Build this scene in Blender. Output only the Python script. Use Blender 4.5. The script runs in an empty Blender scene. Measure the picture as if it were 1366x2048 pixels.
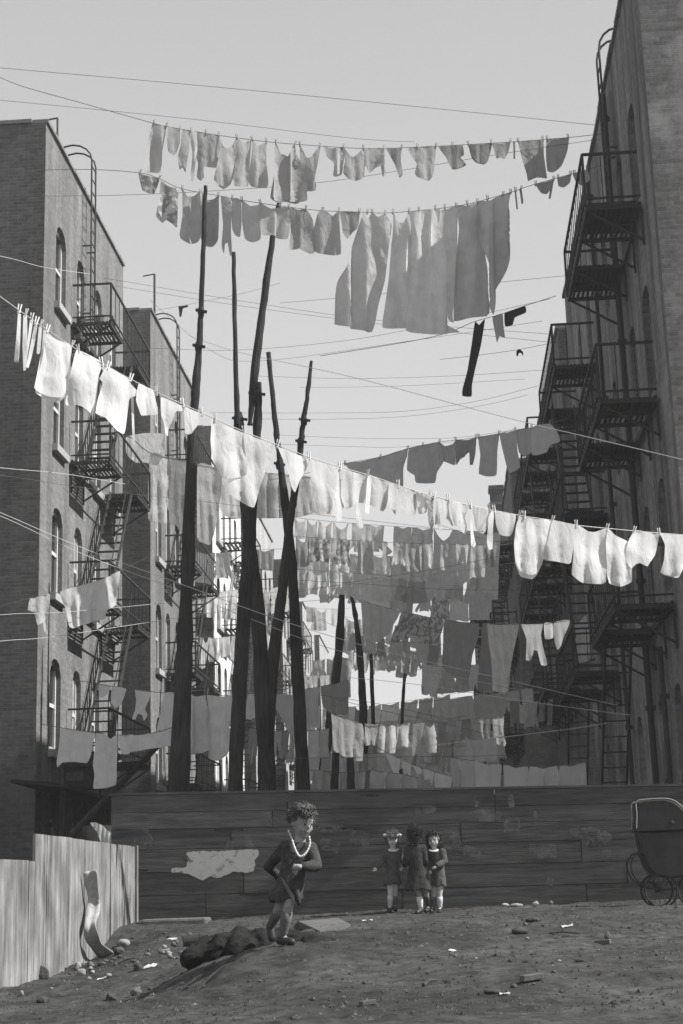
import bpy, bmesh, math, random
from mathutils import Vector, Matrix, noise as mnoise
from mathutils.geometry import delaunay_2d_cdt
rnd = random.Random(7)
scene = bpy.context.scene
COL = scene.collection

# ------------------------------------------------------------------ camera model
# the alley runs along +Y, the tenement walls stand at X = -8.02 and X = 3.60, Z is up
CX, CY = 683.0, 1024.0
VA = (903 - CX, 1765 - CY)
VZ = (285 - CX, -11650 - CY)
FPX = math.sqrt(-(VA[0] * VZ[0] + VA[1] * VZ[1]))
cYv = Vector((VA[0] / FPX, -VA[1] / FPX, -1)).normalized()
cZv = Vector((VZ[0] / FPX, -VZ[1] / FPX, -1)).normalized()
cXv = cYv.cross(cZv)
ROT = Matrix((cXv, cYv, cZv))
CAM = Vector((0, 0, 0.42))
XL, XR = -8.02, 3.60

def ray(u, v):
    return ROT @ Vector(((u - CX) / FPX, -(v - CY) / FPX, -1))
def atY(u, v, Y):
    d = ray(u, v); return CAM + d * (Y / d.y)
def atX(u, v, X):
    d = ray(u, v); return CAM + d * (X / d.x)

# ------------------------------------------------------------------ small mesh builder
class MB:
    def __init__(s): s.v = []; s.f = []
    def add(s, vs, fs):
        o = len(s.v); s.v += [tuple(p) for p in vs]; s.f += [tuple(i + o for i in f) for f in fs]
    def box(s, a, b):
        x0, y0, z0 = a; x1, y1, z1 = b
        s.add([(x0,y0,z0),(x1,y0,z0),(x1,y1,z0),(x0,y1,z0),(x0,y0,z1),(x1,y0,z1),(x1,y1,z1),(x0,y1,z1)],
              [(0,3,2,1),(4,5,6,7),(0,1,5,4),(1,2,6,5),(2,3,7,6),(3,0,4,7)])
    def bar(s, a, b, w, h=None, up=(0,0,1)):
        a = Vector(a); b = Vector(b); h = h or w
        d = (b - a).normalized(); u = Vector(up)
        if abs(d.dot(u)) > .99: u = Vector((1, 0, 0))
        sx = d.cross(u).normalized(); sz = sx.cross(d)
        vs = []
        for p in (a, b):
            for i, j in ((-1,-1),(1,-1),(1,1),(-1,1)):
                vs.append(p + sx * (i * w / 2) + sz * (j * h / 2))
        s.add(vs, [(0,1,2,3),(7,6,5,4),(0,4,5,1),(1,5,6,2),(2,6,7,3),(3,7,4,0)])
    def tube(s, pts, rads, n=8, cap=True):
        pts = [Vector(p) for p in pts]
        if not hasattr(rads, '__len__'): rads = [rads] * len(pts)
        rings = []; prev = None
        for i, p in enumerate(pts):
            d = (pts[min(i + 1, len(pts) - 1)] - pts[max(i - 1, 0)]).normalized()
            if prev is None:
                t = Vector((0, 0, 1)) if abs(d.z) < .9 else Vector((1, 0, 0))
                prev = d.cross(t).normalized()
            a = (prev - d * prev.dot(d)).normalized(); b = d.cross(a); prev = a
            rings.append([p + (a * math.cos(2 * math.pi * k / n) + b * math.sin(2 * math.pi * k / n)) * rads[i] for k in range(n)])
        o = len(s.v)
        for r in rings: s.v += [tuple(q) for q in r]
        for i in range(len(rings) - 1):
            for k in range(n):
                k2 = (k + 1) % n
                s.f.append((o + i * n + k, o + i * n + k2, o + (i + 1) * n + k2, o + (i + 1) * n + k))
        if cap:
            s.f.append(tuple(o + k for k in reversed(range(n))))
            s.f.append(tuple(o + (len(rings) - 1) * n + k for k in range(n)))
    def ball(s, c, r, nu=10, nv=7, rot=None):
        c = Vector(c); r = Vector(r if hasattr(r, '__len__') else (r, r, r))
        vs = []; fs = []
        for j in range(nv + 1):
            th = math.pi * j / nv
            for i in range(nu):
                ph = 2 * math.pi * i / nu
                q = Vector((r.x * math.sin(th) * math.cos(ph), r.y * math.sin(th) * math.sin(ph), r.z * math.cos(th)))
                if rot is not None: q = rot @ q
                vs.append(c + q)
        for j in range(nv):
            for i in range(nu):
                i2 = (i + 1) % nu
                fs.append((j * nu + i, (j + 1) * nu + i, (j + 1) * nu + i2, j * nu + i2))
        s.add(vs, fs)
    def capsule(s, a, b, ra, rb, n=10):
        a = Vector(a); b = Vector(b)
        s.tube([a, a.lerp(b, .5), b], [ra, (ra + rb) / 2, rb], n)
        s.ball(a, ra, n, 6); s.ball(b, rb, n, 6)
    def loft(s, rings, cap=True):
        n = len(rings[0]); o = len(s.v)
        for r in rings: s.v += [tuple(q) for q in r]
        for i in range(len(rings) - 1):
            for k in range(n):
                k2 = (k + 1) % n
                s.f.append((o + i * n + k, o + i * n + k2, o + (i + 1) * n + k2, o + (i + 1) * n + k))
        if cap:
            s.f.append(tuple(o + k for k in reversed(range(n))))
            s.f.append(tuple(o + (len(rings) - 1) * n + k for k in range(n)))
    def prism(s, pts, off):
        n = len(pts); off = Vector(off); o = len(s.v)
        s.v += [tuple(Vector(p)) for p in pts] + [tuple(Vector(p) + off) for p in pts]
        s.f.append(tuple(o + i for i in range(n))); s.f.append(tuple(o + n + i for i in reversed(range(n))))
        for i in range(n):
            j = (i + 1) % n
            s.f.append((o + i, o + n + i, o + n + j, o + j))
    def build(s, name, mat, parent=None, smooth=False, origin=None):
        me = bpy.data.meshes.new(name)
        if origin is not None:
            oo = Vector(origin); s.v = [tuple(Vector(p) - oo) for p in s.v]
        me.from_pydata(s.v, [], s.f); me.update()
        if smooth: me.shade_smooth()
        me.materials.append(mat)
        o = bpy.data.objects.new(name, me); COL.objects.link(o)
        if origin is not None: o.location = origin
        if parent is not None:
            o.parent = parent
            o.matrix_parent_inverse = Matrix.Translation(-world_loc(parent))
        return o
def world_loc(o):
    # every object is placed by translation only (or by an explicit matrix on things without parents)
    return o.location + (Vector((0, 0, 0)))
def bevel_normals(o):
    bm = bmesh.new(); bm.from_mesh(o.data); bmesh.ops.recalc_face_normals(bm, faces=bm.faces); bm.to_mesh(o.data); bm.free()
def tag(o, label=None, cat=None, group=None, kind=None):
    if label: o['label'] = label
    if cat: o['category'] = cat
    if group: o['group'] = group
    if kind: o['kind'] = kind
    return o
def empty(name, loc, label, cat, group=None):
    o = bpy.data.objects.new(name, None); COL.objects.link(o); o.location = loc
    o.empty_display_size = .2
    return tag(o, label, cat, group)
def part_copy(src, name, parent, offset):
    o = src.copy(); COL.objects.link(o); o.name = name; o.parent = parent
    o.location = src.location + Vector(offset)
    return o
def remesh(o, vox, smooth_it=4):
    m = o.modifiers.new('r', 'REMESH'); m.mode = 'VOXEL'; m.voxel_size = vox
    m2 = o.modifiers.new('s', 'SMOOTH'); m2.factor = .5; m2.iterations = smooth_it
    dg = bpy.context.evaluated_depsgraph_get()
    me = bpy.data.meshes.new_from_object(o.evaluated_get(dg))
    mats = [m_ for m_ in o.data.materials]
    o.modifiers.clear(); old = o.data; o.data = me
    if not me.materials:
        for m_ in mats: me.materials.append(m_)
    me.shade_smooth(); bpy.data.meshes.remove(old)
    return o
def catmull(pts, n=6):
    P = [Vector(p) for p in pts]; out = []
    for i in range(len(P) - 1):
        p0 = P[max(i - 1, 0)]; p1 = P[i]; p2 = P[i + 1]; p3 = P[min(i + 2, len(P) - 1)]
        for k in range(n):
            t = k / n
            out.append(.5 * ((2 * p1) + (p2 - p0) * t + (2 * p0 - 5 * p1 + 4 * p2 - p3) * t * t + (3 * p1 - p0 - 3 * p2 + p3) * t ** 3))
    out.append(P[-1]); return out

# ------------------------------------------------------------------ materials (the photograph is black and white: every colour is a grey)
def new_mat(name):
    m = bpy.data.materials.new(name); m.use_nodes = True
    nt = m.node_tree; b = nt.nodes['Principled BSDF']; b.inputs['Specular IOR Level'].default_value = .25
    return m, nt, b
def G(v): return (v, v, v, 1)
def gray(name, v, var=.25, scale=6, rough=.9, bump=0, stretch=(1, 1, 1), detail=6, spots=0, metal=0, scale2=None):
    m, nt, b = new_mat(name); N = nt.nodes; L = nt.links
    geo = N.new('ShaderNodeNewGeometry'); mp = N.new('ShaderNodeMapping'); mp.inputs['Scale'].default_value = stretch
    L.new(geo.outputs['Position'], mp.inputs['Vector'])
    nz = N.new('ShaderNodeTexNoise'); nz.inputs['Scale'].default_value = scale; nz.inputs['Detail'].default_value = detail; nz.inputs['Roughness'].default_value = .65
    L.new(mp.outputs['Vector'], nz.inputs['Vector'])
    cr = N.new('ShaderNodeValToRGB'); cr.color_ramp.elements[0].position = .3; cr.color_ramp.elements[1].position = .7
    cr.color_ramp.elements[0].color = G(v * (1 - var)); cr.color_ramp.elements[1].color = G(min(.9, v * (1 + var)))
    L.new(nz.outputs['Fac'], cr.inputs['Fac']); out = cr.outputs['Color']
    nz2 = N.new('ShaderNodeTexNoise'); nz2.inputs['Scale'].default_value = scale2 or scale * .13; nz2.inputs['Detail'].default_value = 3
    L.new(geo.outputs['Position'], nz2.inputs['Vector'])
    mx = N.new('ShaderNodeMix'); mx.data_type = 'RGBA'; mx.blend_type = 'MULTIPLY'; mx.inputs['Factor'].default_value = 1
    cr2 = N.new('ShaderNodeValToRGB'); cr2.color_ramp.elements[0].position = .35; cr2.color_ramp.elements[1].position = .65
    cr2.color_ramp.elements[0].color = G(1 - var * .7); cr2.color_ramp.elements[1].color = G(1)
    L.new(nz2.outputs['Fac'], cr2.inputs['Fac']); L.new(out, mx.inputs[6]); L.new(cr2.outputs['Color'], mx.inputs[7]); out = mx.outputs[2]
    if spots:
        nz3 = N.new('ShaderNodeTexNoise'); nz3.inputs['Scale'].default_value = spots; nz3.inputs['Detail'].default_value = 8; nz3.inputs['Roughness'].default_value = .75
        L.new(geo.outputs['Position'], nz3.inputs['Vector'])
        cr3 = N.new('ShaderNodeValToRGB'); cr3.color_ramp.elements[0].position = .60; cr3.color_ramp.elements[1].position = .68
        cr3.color_ramp.elements[0].color = G(0); cr3.color_ramp.elements[1].color = G(1)
        L.new(nz3.outputs['Fac'], cr3.inputs['Fac'])
        mx2 = N.new('ShaderNodeMix'); mx2.data_type = 'RGBA'; L.new(cr3.outputs['Color'], mx2.inputs['Factor'])
        L.new(out, mx2.inputs[6]); mx2.inputs[7].default_value = G(min(.8, v * 1.9)); out = mx2.outputs[2]
    L.new(out, b.inputs['Base Color']); b.inputs['Roughness'].default_value = rough; b.inputs['Metallic'].default_value = metal
    if bump:
        bp = N.new('ShaderNodeBump'); bp.inputs['Strength'].default_value = bump; bp.inputs['Distance'].default_value = .02
        L.new(nz.outputs['Fac'], bp.inputs['Height']); L.new(bp.outputs['Normal'], b.inputs['Normal'])
    return m
def brick(name, c1, c2, mortar, axis, streak=.35, rough=.92, patch=None, wear=None, wearc=.4):
    m, nt, b = new_mat(name); N = nt.nodes; L = nt.links
    geo = N.new('ShaderNodeNewGeometry'); sp = N.new('ShaderNodeSeparateXYZ'); L.new(geo.outputs['Position'], sp.inputs[0])
    cb = N.new('ShaderNodeCombineXYZ'); L.new(sp.outputs['X' if axis == 'x' else 'Y'], cb.inputs[0]); L.new(sp.outputs['Z'], cb.inputs[1])
    br = N.new('ShaderNodeTexBrick'); L.new(cb.outputs[0], br.inputs['Vector'])
    br.inputs['Scale'].default_value = 1; br.inputs['Brick Width'].default_value = .215; br.inputs['Row Height'].default_value = .078
    br.inputs['Mortar Size'].default_value = .007; br.inputs['Mortar Smooth'].default_value = .3; br.inputs['Bias'].default_value = -.1
    br.inputs['Color1'].default_value = G(c1); br.inputs['Color2'].default_value = G(c2); br.inputs['Mortar'].default_value = G(mortar)
    mp = N.new('ShaderNodeMapping'); mp.inputs['Scale'].default_value = (1.6, 1.6, .16); L.new(geo.outputs['Position'], mp.inputs['Vector'])
    nz = N.new('ShaderNodeTexNoise'); nz.inputs['Scale'].default_value = 1.3; nz.inputs['Detail'].default_value = 7; nz.inputs['Roughness'].default_value = .6; L.new(mp.outputs[0], nz.inputs['Vector'])
    cr = N.new('ShaderNodeValToRGB'); cr.color_ramp.elements[0].position = .3; cr.color_ramp.elements[1].position = .72
    cr.color_ramp.elements[0].color = G(1 - streak); cr.color_ramp.elements[1].color = G(1 + streak * .3); L.new(nz.outputs['Fac'], cr.inputs['Fac'])
    mx = N.new('ShaderNodeMix'); mx.data_type = 'RGBA'; mx.blend_type = 'MULTIPLY'; mx.inputs['Factor'].default_value = 1
    L.new(br.outputs['Color'], mx.inputs[6]); L.new(cr.outputs['Color'], mx.inputs[7]); out = mx.outputs[2]
    n3 = N.new('ShaderNodeTexNoise'); n3.inputs['Scale'].default_value = 11; n3.inputs['Detail'].default_value = 5; L.new(geo.outputs['Position'], n3.inputs['Vector'])
    cr3 = N.new('ShaderNodeValToRGB'); cr3.color_ramp.elements[0].position = .3; cr3.color_ramp.elements[1].position = .7
    cr3.color_ramp.elements[0].color = G(.78); cr3.color_ramp.elements[1].color = G(1.12); L.new(n3.outputs['Fac'], cr3.inputs['Fac'])
    mx3 = N.new('ShaderNodeMix'); mx3.data_type = 'RGBA'; mx3.blend_type = 'MULTIPLY'; mx3.inputs['Factor'].default_value = 1
    L.new(out, mx3.inputs[6]); L.new(cr3.outputs['Color'], mx3.inputs[7]); out = mx3.outputs[2]
    if wear is not None:                       # worn whitewash, clinging in blotches of its own
        nw = N.new('ShaderNodeTexNoise'); nw.inputs['Scale'].default_value = wear; nw.inputs['Detail'].default_value = 9; nw.inputs['Roughness'].default_value = .7; L.new(geo.outputs['Position'], nw.inputs['Vector'])
        cw = N.new('ShaderNodeValToRGB'); cw.color_ramp.elements[0].position = .55; cw.color_ramp.elements[1].position = .66
        cw.color_ramp.elements[0].color = G(0); cw.color_ramp.elements[1].color = G(.8); L.new(nw.outputs['Fac'], cw.inputs['Fac'])
        mw = N.new('ShaderNodeMix'); mw.data_type = 'RGBA'; L.new(cw.outputs['Color'], mw.inputs['Factor']); L.new(out, mw.inputs[6]); mw.inputs[7].default_value = G(wearc); out = mw.outputs[2]
    L.new(out, b.inputs['Base Color']); b.inputs['Roughness'].default_value = rough
    bp = N.new('ShaderNodeBump'); bp.inputs['Strength'].default_value = .5; bp.inputs['Distance'].default_value = .012
    inv = N.new('ShaderNodeMath'); inv.operation = 'SUBTRACT'; inv.inputs[0].default_value = 1; L.new(br.outputs['Fac'], inv.inputs[1])
    L.new(inv.outputs[0], bp.inputs['Height']); L.new(bp.outputs['Normal'], b.inputs['Normal'])
    return m
def cloth_mat(name, v, tr, pat=None, weave=0):
    m = bpy.data.materials.new(name); m.use_nodes = True; nt = m.node_tree; N = nt.nodes; L = nt.links
    N.remove(N['Principled BSDF']); out = N['Material Output']
    geo = N.new('ShaderNodeNewGeometry')
    nz = N.new('ShaderNodeTexNoise'); nz.inputs['Scale'].default_value = 5 if not pat else pat; nz.inputs['Detail'].default_value = 5
    L.new(geo.outputs['Position'], nz.inputs['Vector'])
    cr = N.new('ShaderNodeValToRGB'); cr.color_ramp.elements[0].position = .35 if not pat else .47; cr.color_ramp.elements[1].position = .65 if not pat else .53
    k = .12 if not pat else .5
    cr.color_ramp.elements[0].color = G(v * (1 - k)); cr.color_ramp.elements[1].color = G(v)
    L.new(nz.outputs['Fac'], cr.inputs['Fac'])
    d = N.new('ShaderNodeBsdfDiffuse'); t = N.new('ShaderNodeBsdfTranslucent'); mx = N.new('ShaderNodeMixShader')
    L.new(cr.outputs[0], d.inputs['Color']); L.new(cr.outputs[0], t.inputs['Color']); mx.inputs[0].default_value = tr
    wm = N.new('ShaderNodeMapping'); wm.inputs['Scale'].default_value = (1, 1, .45); L.new(geo.outputs['Position'], wm.inputs['Vector'])
    wv = N.new('ShaderNodeTexNoise'); wv.inputs['Scale'].default_value = 8; wv.inputs['Detail'].default_value = 2; wv.inputs['Distortion'].default_value = .6; L.new(wm.outputs[0], wv.inputs['Vector'])
    bp = N.new('ShaderNodeBump'); bp.inputs['Strength'].default_value = .45; bp.inputs['Distance'].default_value = .06; L.new(wv.outputs['Fac'], bp.inputs['Height'])
    L.new(bp.outputs['Normal'], d.inputs['Normal']); L.new(bp.outputs['Normal'], t.inputs['Normal'])
    L.new(d.outputs[0], mx.inputs[1]); L.new(t.outputs[0], mx.inputs[2]); L.new(mx.outputs[0], out.inputs['Surface'])
    return m

M = {}
M['brick_dark'] = brick('dark_brick_front', .085, .13, .125, 'x')
M['brick_dark_b'] = brick('dark_brick_front_b', .13, .19, .18, 'x')
M['brick_r'] = brick('worn_brick_front', .15, .25, .21, 'x', wear=.55, wearc=.34)
M['side_l'] = brick('left_side_brick', .17, .23, .205, 'y', streak=.5)
M['side_l2'] = brick('left_side_brick_b', .18, .24, .21, 'y', streak=.5)
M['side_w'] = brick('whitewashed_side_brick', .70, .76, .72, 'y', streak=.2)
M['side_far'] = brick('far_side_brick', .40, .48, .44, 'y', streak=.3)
M['side_r'] = brick('right_side_stucco', .22, .3, .26, 'y', streak=.85, wear=.4, wearc=.34)
M['side_r2'] = brick('right_side_brick', .14, .19, .17, 'y', streak=.6)
M['roof'] = gray('tar_roof', .08, .3, 3)
M['coping'] = gray('coping_stone', .2, .3, 4)
M['frame'] = gray('white_window_paint', .52, .12, 8)
M['frame_d'] = gray('dark_window_paint', .14, .2, 8)
M['sill'] = gray('sill_stone', .36, .15, 6)
M['iron'] = gray('black_iron', .02, .3, 14, .7)
M['iron_l'] = gray('rusty_iron', .04, .4, 14, .8)
M['boards'] = gray('dark_boards', .025, .4, 9, .95, stretch=(3, .3, 1))
M['pole'] = gray('tarred_pole', .042, .75, 9, .95, bump=1.0, stretch=(4, 4, .35))
M['pole_l'] = gray('weathered_pole', .07, .4, 5, .9, bump=.5, stretch=(4, 4, .5))
M['rope'] = gray('clothesline_rope', .12, .2, 20)
M['rope_w'] = gray('pale_rope', .6, .1, 20)
M['pin'] = gray('clothespin_wood', .33, .2, 30)
M['pin_w'] = gray('pale_clothespin_wood', .68, .12, 30)
gm, gnt, gb = new_mat('window_glass'); gb.inputs['Base Color'].default_value = G(.012); gb.inputs['Roughness'].default_value = .12; gb.inputs['Specular IOR Level'].default_value = .5
_n = gnt.nodes.new('ShaderNodeTexNoise'); _n.inputs['Scale'].default_value = 1.2
_g = gnt.nodes.new('ShaderNodeNewGeometry'); gnt.links.new(_g.outputs['Position'], _n.inputs['Vector'])
_b = gnt.nodes.new('ShaderNodeBump'); _b.inputs['Strength'].default_value = .15; gnt.links.new(_n.outputs['Fac'], _b.inputs['Height']); gnt.links.new(_b.outputs[0], gb.inputs['Normal'])
M['glass'] = gm
M['curtain'] = cloth_mat('curtain_cloth', .5, .3)
CL = {'w': cloth_mat('white_cotton', .82, .42), 'l': cloth_mat('pale_cotton', .8, .45), 'm': cloth_mat('grey_cotton', .74, .47),
      'g': cloth_mat('mid_grey_cotton', .6, .46), 'd': cloth_mat('dark_cotton', .38, .42), 'k': cloth_mat('black_wool', .035, .05),
      'p': cloth_mat('patterned_cotton', .3, .2, pat=38), 'q': cloth_mat('faded_print_cotton', .62, .42, pat=9),
      's': cloth_mat('thin_white_sheet', .78, .5)}
CLV = {}
for _k, (_v, _t) in {'w': (.84, .4), 'l': (.8, .45), 'm': (.74, .47), 'g': (.6, .46), 'd': (.38, .42)}.items():
    CLV[_k] = [CL[_k]] + [cloth_mat(CL[_k].name + '_' + n_, min(.86, _v * q_), _t + r_) for n_, q_, r_ in (('faded', 1.1, .05), ('worn', .86, -.04), ('heavy', .74, -.16))]
TONE = {'w': 'white', 'l': 'pale', 'm': 'light grey', 'g': 'grey', 'd': 'dark grey', 'k': 'black', 'p': 'dark patterned', 'q': 'faded print', 's': 'thin white'}
def wp(o, parent):
    o.parent = parent; o.matrix_parent_inverse = Matrix.Translation(-world_loc(parent))
def dupe(src, parent, off, name=None):
    o = src.copy(); COL.objects.link(o)
    if name: o.name = name
    o.location = src.location + Vector(off); wp(o, parent); return o

# ------------------------------------------------------------------ ground
CTRL = []
for u, v, Y in [(275,1838,21.3),(520,1832,21.3),(760,1822,21.2),(1000,1812,21.2),(1260,1803,21.3),(272,1846,20.6),(165,1927,17.8),(90,1955,16.3),(26,1975,15),
                (565,1889,11.4),(480,1922,11.0),(330,1900,15.5),(400,1868,17.5),(450,1852,19),(640,1845,18.5),(560,1848,19),(690,1862,12.6),(800,1845,13.6),(900,1840,13.8),(1050,1836,14.5),(1200,1830,15.5),(1330,1826,16),
                (700,1960,9.5),(900,1930,9.8),(1100,1920,10),(1300,1920,10),(26,2008,12.6),(150,2010,11.6),(300,2014,10.6),(450,2012,9.4),(683,2014,7.8),(1000,2014,7.6),(1340,2014,7.6),(780,1830,20),(1100,1818,18.5),(1315,1812,19.2)]:
    p = atY(u, v, Y); CTRL.append((p.x, p.y, p.z))
CTRL += [(-4.5,20.8,-.05),(-5,17,-.4),(-6,13,-.5),(0,4,-.45),(-3,6,-.55),(3,5,-.4),(5,14,.02),(5,21,.08),(-9,20,-.3),(-9,26,0),(0,23,.05),(5,24,.05),(-7,24,0)]
def gz(x, y):
    if y > 24: return 0.0
    n = d = 0
    for cx_, cy_, cz_ in CTRL:
        r2 = (x - cx_) ** 2 + .55 * (y - cy_) ** 2 + .04
        w = 1 / r2 ** 1.7; n += w * cz_; d += w
    z = n / d
    f = max(0, min(1, (max(abs(x) - 9, 0) + max(2 - y, 0)) / 12)); z = z * (1 - f) + -.35 * f
    if y > 22.5: z *= (24 - y) / 1.5
    return z
def gzn(x, y):
    z = gzr(x, y)
    for fx, fy, dz in FIX: z += dz * math.exp(-((x - fx) ** 2 + (y - fy) ** 2) / .09)
    return z
FIX = []
def gzr(x, y):
    z = gz(x, y)
    # a little washed-out bank: the running child is on its upper edge
    wx = max(0, min(1, (-1.47 - x) / .25)) * max(0, min(1, (x + 2.75) / .5)); wx = wx * wx * (3 - 2 * wx)
    if wx > 0: z -= .13 * wx * math.exp(-((y - 11.05 - .1 * (x + 2)) / .34) ** 2)
    if y < 23 and abs(x) < 9:
        z += .02 * mnoise.noise((x * 1.3, y * 1.3, 0)) + .02 * mnoise.noise((x * 3.1, y * 3.1, 3)) - .03 * max(0, mnoise.noise((x * 5.3, y * 4.1, 13)) - .25) + .014 * abs(mnoise.noise((x * 8, y * 8, 7))) + .012 * mnoise.noise((x * 17, y * 17, 9))
    return z
for u_, v_, Y_ in ((573,1891,11.33),(783,1825,20.35),(842,1828,20.3),(878,1826,20.35),(1318,1812,18.94),(1393,1812,18.94)):   # the dirt meets what stands on it
    p_ = atY(u_, v_, Y_); FIX.append((p_.x, p_.y, p_.z - gzr(p_.x, p_.y)))
FIX[:] = [(x_, y_, d_) for x_, y_, d_ in FIX]
def frange(a, b, s):
    r = []
    while a < b - 1e-6: r.append(a); a += s
    return r
gx = [-60,-45,-25,-14] + frange(-9, -5, .2) + frange(-5, 3.8, .04) + frange(3.8, 7.5, .2) + [8, 12, 25, 40, 60]
gy = [-40,-20,-5,1] + frange(3, 6.5, .2) + frange(6.5, 21.4, .055) + frange(21.4, 23.2, .2) + [23.6, 24, 26, 40, 80, 160, 175]
g = MB()
for y in gy:
    for x in gx: g.v.append((x, y, gzn(x, y)))
nx = len(gx)
for j in range(len(gy) - 1):
    for i in range(nx - 1): g.f.append((j * nx + i, j * nx + i + 1, (j + 1) * nx + i + 1, (j + 1) * nx + i))
M['dirt'] = gray('bare_dirt', .052, .75, 7, 1, bump=1.0, detail=14, spots=9, scale2=.7)
tag(g.build('ground', M['dirt'], smooth=True), kind='structure')

# ------------------------------------------------------------------ buildings
def wall_openings(sx, Y0, Y1, Z0, Z1, ops, depth, arch):
    """wall in the plane X=const: list of quads with real recessed openings. ops=(y0,y1,z0,z1)"""
    m = MB(); X = XL if sx < 0 else XR; n = sx * -1  # outward x: +1 for left wall, -1 for right
    ys = sorted({Y0, Y1} | {o[0] for o in ops} | {o[1] for o in ops})
    zs = sorted({Z0, Z1} | {o[2] for o in ops} | {o[3] for o in ops})
    for a, b in zip(ys, ys[1:]):
        for c, d in zip(zs, zs[1:]):
            ym, zm = (a + b) / 2, (c + d) / 2
            if any(o[0] < ym < o[1] and o[2] < zm < o[3] for o in ops): continue
            q = [(X, a, c), (X, b, c), (X, b, d), (X, a, d)]
            m.add(q, [(0, 1, 2, 3)])
    for y0, y1, z0, z1 in ops:
        w = y1 - y0; h = w * .34 if arch else w * .1; K = 6
        A = [(y0 + w * k / K, z1 - h + h * math.sqrt(max(0, 1 - (2 * k / K - 1) ** 2))) for k in range(K + 1)]
        for k in range(K):                     # spandrels left and right of the arch
            (ya, za), (yb, zb) = A[k], A[k + 1]
            m.add([(X, ya, za), (X, yb, zb), (X, yb, z1), (X, ya, z1)], [(0, 1, 2, 3)])
            m.add([(X, ya, za), (X - n * depth, ya, za), (X - n * depth, yb, zb), (X, yb, zb)], [(0, 1, 2, 3)])
        for ya in (y0, y1):
            m.add([(X, ya, z0), (X - n * depth, ya, z0), (X - n * depth, ya, z1 - h), (X, ya, z1 - h)], [(0, 1, 2, 3)])
        m.add([(X, y0, z0), (X, y1, z0), (X - n * depth, y1, z0), (X - n * depth, y0, z0)], [(0, 1, 2, 3)])
    return m
def window_set(root, sx, ops, depth, frame_mat, sill=True, detail=True, curtains=True):
    X = XL if sx < 0 else XR; n = -sx
    for (y0, y1, z0, z1) in ops:
        xi = X - n * depth; m = MB(); f = .07
        def bx(a0, a1, b0, b1, d0=.0, d1=.07):
            x0, x1 = sorted((xi + n * d0, xi + n * d1)); m.box((x0, a0, b0), (x1, a1, b1))
        bx(y0, y0 + f, z0, z1); bx(y1 - f, y1, z0, z1); bx(y0 + f, y1 - f, z1 - f * 1.6, z1); bx(y0 + f, y1 - f, z0, z0 + f * 1.3)
        zm = (z0 + z1) / 2; bx(y0 + f, y1 - f, zm - .04, zm + .04, .0, .06)
        w = m.build('window', frame_mat, root)
        gq = MB(); gx_ = xi + n * .02
        gq.box((min(gx_, gx_ - n * .012), y0 + f, z0 + f), (max(gx_, gx_ - n * .012), y1 - f, z1 - f))
        gq.build('glass', M['glass'], w)
        if curtains and rnd.random() < .4:
            c = MB(); hh = rnd.choice((.35, .5, .9)) * (z1 - z0); xs = xi + n * .034; K = 10
            for k in range(K):
                a = y0 + f + (y1 - y0 - 2 * f) * k / K; b = y0 + f + (y1 - y0 - 2 * f) * (k + 1) / K
                c.add([(xs + .006 * (k % 2), a, z1 - f), (xs + .006 * ((k + 1) % 2), b, z1 - f), (xs + .006 * ((k + 1) % 2), b, z1 - f - hh), (xs + .006 * (k % 2), a, z1 - f - hh)], [(0, 1, 2, 3)])
            c.build('curtain', M['curtain'], w)
        if sill:
            s = MB(); x0, x1 = sorted((X - n * .05, X + n * .12)); s.box((x0, y0 - .09, z0 - .16), (x1, y1 + .09, z0 - .003)); s.build('sill', M['sill'], w)
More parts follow.
